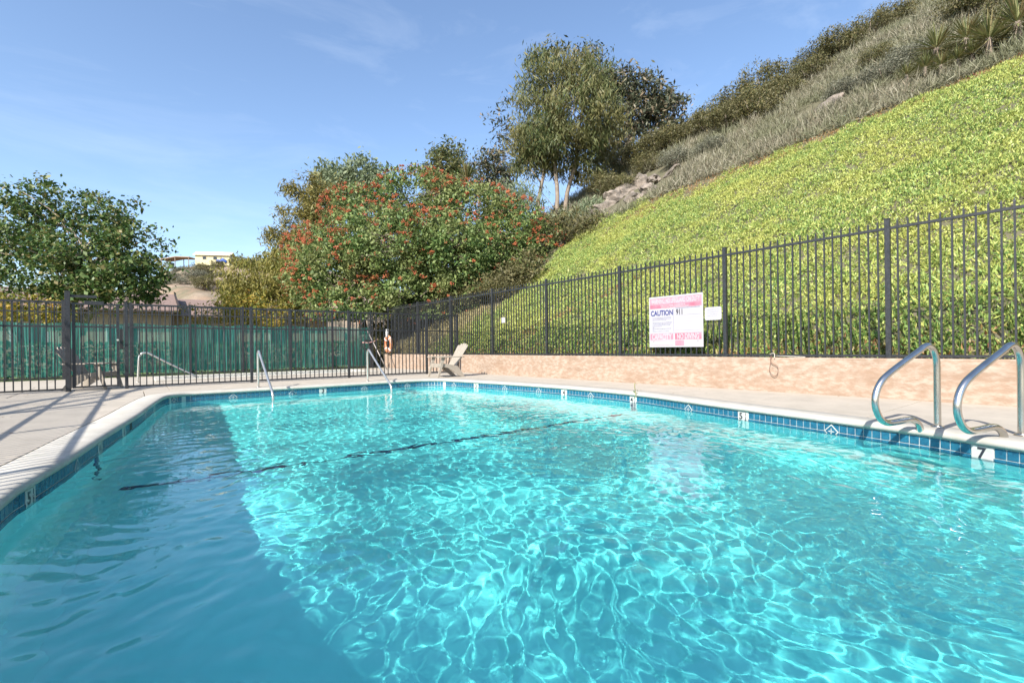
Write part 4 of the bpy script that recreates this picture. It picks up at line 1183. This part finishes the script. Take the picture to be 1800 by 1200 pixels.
L_YUC = leafmat('yucca_blade', [(.09, .115, .04), (.17, .185, .07), (.27, .26, .12), (.18, .13, .06)], .15)
def yucca_me(seed, nbl=150):
    rg = np.random.default_rng(seed)
    th = rg.uniform(0, 2 * math.pi, nbl); el_ = rg.uniform(-.5, 1.35, nbl)
    A = np.stack([np.cos(th) * np.cos(el_), np.sin(th) * np.cos(el_), np.sin(el_)], 1)
    Lb = rg.uniform(.65, 1.0, nbl)
    Sd = np.stack([-np.sin(th), np.cos(th), np.zeros(nbl)], 1)
    C = np.tile(np.array([[0, 0, .55]]), (nbl, 1)) + A * .06
    mid = C + A * (Lb * .45)[:, None]; tip = C + A * Lb[:, None] - np.array([0, 0, .06])
    w_ = .022
    V = np.stack([C, mid + Sd * w_, tip, mid - Sd * w_], 1).reshape(-1, 3)
    return np_mesh('blades', V, np.arange(4 * nbl).reshape(-1, 4), L_YUC)
YUC = [yucca_me(k) for k in range(3)]
ytr = B().tube([(0, 0, -.2), (0, 0, .25), (.02, 0, .6)], [.12, .1, .07], 8).me('trunk', M_BARK)
def yucca(u, v, size, label, grp=None):
    Y = v_to_Y(u, v) or 20
    e = empty('yucca', on_hill(u, Y)); tag(e, label, 'yucca', grp)
    e.scale = (size,) * 3; e.rotation_euler = (0, 0, u * .7)
    place('blades', YUC[int(u) % 3], e); place('trunk', ytr, e)
yucca(1652, 110, 1.15, 'dark spiky yucca standing alone left of the yucca row')
yucca(1705, 92, 1.1, 'pale spiky yucca second from left in the tall row')
yucca(1745, 98, 1.2, 'broad pale yucca in the middle of the tall row')
yucca(1795, 72, 1.3, 'tall yucca cut by the right edge of the photo')
GY = 'small yuccas at the foot of the row'
for od, (u, v) in ordered([(1600, 148), (1632, 135), (1660, 130), (1690, 122), (1715, 112)]): yucca(u, v, .7, od + ' of the five small low yuccas above the ice plant', GY)
shootb = Vector((at(824, 610, 26).x, at(824, 610, 26).y, at(824, 345, 26).z))
e = empty('yucca', shootb); tag(e, 'pale yellow spiky leaves sticking up behind the berried bush', 'yucca')
e.scale = (1.1, 1.1, 1.5); place('blades', YUC[1], e); place('trunk', ytr, e)

M_ROCK = mat('pale_rock', (.24, .20, .165), .95, c2=(.11, .095, .08), scale=2.2, lo=.4, hi=.62, bump=.8, bscale=5, bdist=.08)
def rock_me(seed):
    rg = random.Random(seed); bm = bmesh.new()
    bmesh.ops.create_icosphere(bm, subdivisions=3, radius=.5)
    from mathutils import noise
    for v_ in bm.verts:
        d = v_.co.normalized()
        k = 1 + .45 * noise.noise(d * 1.6 + Vector((seed * 7, 0, 0))) + .18 * noise.noise(d * 4.1 + Vector((0, seed * 3, 0)))
        v_.co = d * .5 * k; v_.co.z = round(v_.co.z * 5) / 5 * .5 + v_.co.z * .5
    me = bpy.data.meshes.new('rock'); bm.to_mesh(me); bm.free(); me.materials.append(M_ROCK); return me
RK = [rock_me(k) for k in range(4)]
random.seed(8)
for i, (u, v, a, b_, c_) in enumerate(sorted(((1085, 350, 1.7, 1.0, 1.0), (1105, 338, 1.5, .9, 1.2), (1128, 324, 1.3, .8, 1.2), (1152, 318, 1.9, .8, .6), (1118, 350, 1.1, .8, .7), (1182, 306, 2.2, .7, .4), (1145, 334, 1.3, .9, .7), (1068, 364, 1.5, .8, .7)))):
    Y = v_to_Y(u, v) or 24
    p = on_hill(u, Y)
    o = place('rock', RK[i % 4]); o.location = p; o.scale = (b_, a, c_); o.rotation_euler = (random.uniform(-.3, .3), random.uniform(-.6, .0), random.uniform(0, 6))
    tag(o, ORD[i] + ' of the weathered boulders in the outcrop above the ice plant', 'rock', 'boulders of the pale outcrop')
for u, v, a in ((1450, 195, 1.5), (1465, 182, 1.7)):
    Y = v_to_Y(u, v) or 24
    o = place('rock', RK[2]); o.location = on_hill(u, Y); o.scale = (.6, a, .8); o.rotation_euler = (0, -.5, .9 + a)
    tag(o, ('lower left' if u < 1460 else 'upper right') + ' rock of the jagged pair high on the slope', 'rock', 'pair of jagged rocks')
for u, v in ((1270, 262), (1300, 255), (1235, 290)):
    pass

# weed growing from the coping joint
p = gp(1118, 698)
wd_ = empty('weed', (p.x, p.y, 0)); tag(wd_, 'thin dry weed stalk growing from the deck joint by the coping', 'weed')
place('stalk', B().tube(spline([(0, 0, 0), (.004, .01, .08), (-.004, .02, .16), (.006, .02, .22)], 4), .007, 5).me('stalk', mat('weed_stalk', (.22, .2, .08), .8)), wd_)
lv = RNG.normal(size=(9, 3)) * np.array([.012, .012, .05]) + np.array([0, .01, .1])
V, F = leaf_quads(lv, .045, .35)
place('leaves', np_mesh('leaves', V, F, L_HDG), wd_)

# ------------------------------------------------------------------ houses
M_SHNG = mat('brown_shingle', (.17, .115, .095), .9, c2=(.24, .17, .145), scale=9, bump=.6, bscale=18, bdist=.03)
M_HWALL = mat('tan_house_wall', (.36, .29, .2), .85, c2=(.30, .24, .17), scale=3)
M_FASC = mat('dark_fascia', (.03, .022, .018), .7)
M_GLASS = mat('dark_window', (.02, .025, .03), .08)
hs_ = empty('brown_roof_house', (-8, 41, 0)); tag(hs_, 'low tan house with brown shingle roof behind the broadleaf tree', 'house')
place('wall', B().box((0, 0, 0), (10.1, 9, 3.6)).box((10.1, 1.1, 0), (21, 9, 3.5)).me('wall', M_HWALL), hs_)
def gable(x0, x1, y0, z0, y1, z1, th, name):
    b = B()
    M = Matrix(((0, 0, 1, 0), (1, 0, 0, 0), (0, 1, 0, 0), (0, 0, 0, 1)))
    b.prism([(y0, z0), (y1, z1), (2 * y1 - y0, z0), (2 * y1 - y0, z0 - th), (y1, z1 - th), (y0, z0 - th)], x0, x1, M)
    return b
place('roof', gable(-.5, 10.5, -.6, 3.62, 4.5, 5.2, .12, 'roof').me('roof', M_SHNG), hs_)
place('roof', gable(10.6, 21.5, .5, 3.4, 5.4, 4.95, .12, 'roof').me('roof', M_SHNG), hs_)
place('fascia', B().bar((10.56, -.6, 3.56), (10.56, 4.5, 5.15), .09, .34).me('fascia', M_FASC), hs_)
for x in (2.2, 6.6, 12.5, 16.5):
    y = -.03 if x < 10 else 1.07
    f_ = place('window', B().box((x, y, 1.2), (x + 1.7, y + .06, 2.5)).me('window', M_WHITE), hs_)
    place('pane', B().box((x + .08, y - .012, 1.28), (x + .82, y - .002, 2.42)).me('pane', M_GLASS), f_)
    place('pane', B().box((x + .9, y - .012, 1.28), (x + 1.62, y - .002, 2.42)).me('pane', M_GLASS), f_)
place('gutter', B().box((-.5, -.7, 3.44), (10.5, -.6, 3.54)).me('gutter', M_FASC), hs_)

M_YHW = mat('pale_yellow_siding', (.62, .55, .33), .85, c2=(.56, .5, .3), scale=1)
M_YRF = mat('cream_roof', (.66, .58, .42), .8)
hp = at(343, 461, 149)
hh = empty('yellow_building', hp, R(-38 + 12)); tag(hh, 'pale yellow hilltop building with low gable roof', 'building')
place('wall', B().box((0, 0, -.8), (9.6, 4.6, 2.4)).prism([(0, 2.4), (4.6, 2.4), (2.3, 3.5)], 0, .12, Matrix(((0, 0, 1, 0), (1, 0, 0, 0), (0, 1, 0, 0), (0, 0, 0, 1)))).me('wall', M_YHW), hh)
place('roof', gable(-.5, 10.1, -.5, 2.35, 2.3, 3.75, .14, 'roof').me('roof', M_YRF), hh)
f_ = place('window', B().box((-.06, 1.9, .9), (-.002, 2.8, 1.9)).me('window', M_WHITE), hh)
place('pane', B().box((-.08, 1.98, .98), (-.062, 2.72, 1.82)).me('pane', M_GLASS), f_)
for x in (2, 5): 
    f_ = place('window', B().box((x, -.06, .9), (x + 1.2, -.002, 1.9)).me('window', M_YRF), hh)
    place('pane', B().box((x + .08, -.08, .98), (x + 1.12, -.062, 1.82)).me('pane', M_GLASS), f_)
cp = at(280, 466, 149)
cpt = empty('carport', cp, R(-38)); tag(cpt, 'open brown carport left of the yellow hilltop building', 'carport')
place('roof', B().prism([(0, 1.9), (5, 2.7), (9.2, 2.5), (9.2, 2.3), (5, 2.5), (0, 1.7)], 0, 4.5, Matrix(((1, 0, 0, 0), (0, 0, 1, 0), (0, 1, 0, 0), (0, 0, 0, 1)))).me('roof', mat('rusty_roof', (.30, .2, .13), .8)), cpt)
for x in (.4, 4.6, 8.8):
    for y in (.2, 4.2): place('post', B().box((x, y, -.8), (x + .16, y + .16, 1.95 if x < 1 else 2.45)).me('post', M_BARK), cpt)
place('storage_bin', B().box((.8, .6, -.6), (2.6, 3, 1.1)).bevel(.05, 1).me('storage_bin', mat('slate_box', (.12, .16, .18), .7)), cpt)
tp_ = at(390, 462, 148)
tarp = empty('blue_tarp', tp_, R(-38)); tag(tarp, 'blue tarp heap right of the yellow hilltop building', 'tarp')
tb = bmesh.new(); bmesh.ops.create_icosphere(tb, subdivisions=3, radius=1)
for v_ in tb.verts:
    v_.co = Vector((v_.co.x * 1.7, v_.co.y * .9, max(-.3, v_.co.z * .9 + .25 * math.sin(v_.co.x * 5)) + .3))
tm_ = bpy.data.meshes.new('cover'); tb.to_mesh(tm_); tb.free(); tm_.materials.append(mat('blue_tarp', (.02, .09, .42), .55))
place('cover', tm_, tarp)
# bushes on the far hill
GF = 'dark bushes dotted over the distant dry hillside'
random.seed(21)
def far_bush(u, v, size, kd, label, grp):
    best = None
    for k in range(60):
        r_ = 80 + k * 1.15
        p = at(u, v, r_)
        if far_z(u, r_) > p.z + .2: best = r_; break
    r_ = best or 140
    p = at(u, 610, r_); p.z = far_z(u, r_) - .3
    e = empty('scrub_bush', p); tag(e, label, 'bush', grp)
    e.scale = (size, size, size * .8); e.rotation_euler = (0, 0, random.uniform(0, 6.3))
    place('foliage', SHR[kd], e); place('stem', stem_me, e)
far_bush(358, 486, 4.4, 0, 'largest dark bush on the far hill below the yellow building', None)
far_bush(360, 508, 4.0, 0, 'rounded green bush lowest on the distant hillside', None)
for od, (u, v, s_, kd) in ordered([(345, 492, 3.6, 3), (318, 500, 2.6, 3), (302, 490, 2.6, 3), (385, 470, 2.8, 1), (395, 490, 2.4, 3), (312, 480, 2.2, 3), (376, 492, 2.2, 0), (400, 505, 2.6, 1), (290, 505, 2.6, 3), (425, 470, 4.0, 0), (440, 462, 4.0, 2), (465, 458, 3.6, 0), (325, 470, 2.0, 3)]):
    far_bush(u, v, s_, kd, od + ' of the smaller bushes on the distant dry hill', GF)

# ------------------------------------------------------------------ bare tree left of the deck; only its shadow reaches the picture
bt = empty('bare_tree', (-7.0, 5.9, -.03)); tag(bt, 'bare limbed tree beyond the side fence casting branch shadows on the deck', 'tree')
b = B()
b.tube(spline([(0, 0, 0), (.1, .2, 1.6), (.3, .3, 3.2), (.5, .4, 4.4)], 4), [.16] * 6 + [.13] * 7, 8)
for pts, r0 in (([(.3, .3, 3.0), (.7, 1.4, 3.9), (.9, 3.2, 4.2), (1.3, 5.2, 4.6)], .085), ([(.4, .4, 3.9), (.9, 1.8, 4.9), (1.0, 3.6, 5.1), (1.2, 5.6, 5.6)], .075), ([(.45, .4, 4.2), (.2, 2.0, 5.2), (.5, 3.4, 5.5), (.1, 5.2, 6.2)], .06), ([(.3, .3, 3.3), (.6, -1.2, 4.1), (.5, -2.6, 4.4)], .07), ([(.9, 3.2, 4.2), (1.6, 4.2, 4.5), (1.9, 5.6, 4.7)], .05)):
    q = spline(pts, 5); b.tube(q, [r0 * (1 - .6 * i / len(q)) for i in range(len(q))], 6)
place('trunk', b.me('trunk', M_BARK), bt)

lx_ = np.concatenate([RNG.uniform(-2.4, -.9, 90), RNG.uniform(6.9, 8.4, 60), RNG.uniform(-1, 8, 80)])
ly2 = np.concatenate([RNG.uniform(4, 13.3, 90), RNG.uniform(1.5, 12, 60), RNG.uniform(11.8, 13.4, 80)])
P = np.stack([lx_, ly2, np.full(len(lx_), .008)], 1)
V, F = leaf_quads(P, .035, .5, None, 1, np.tile(np.array([[0, 0, 6.]]), (len(P), 1)))
V[:, 2] = .004 + (V[:, 2] - V[:, 2].min()) * .12
tag(place('leaf_litter', np_mesh('leaf_litter', V, F, L_RUST)), kind='stuff')
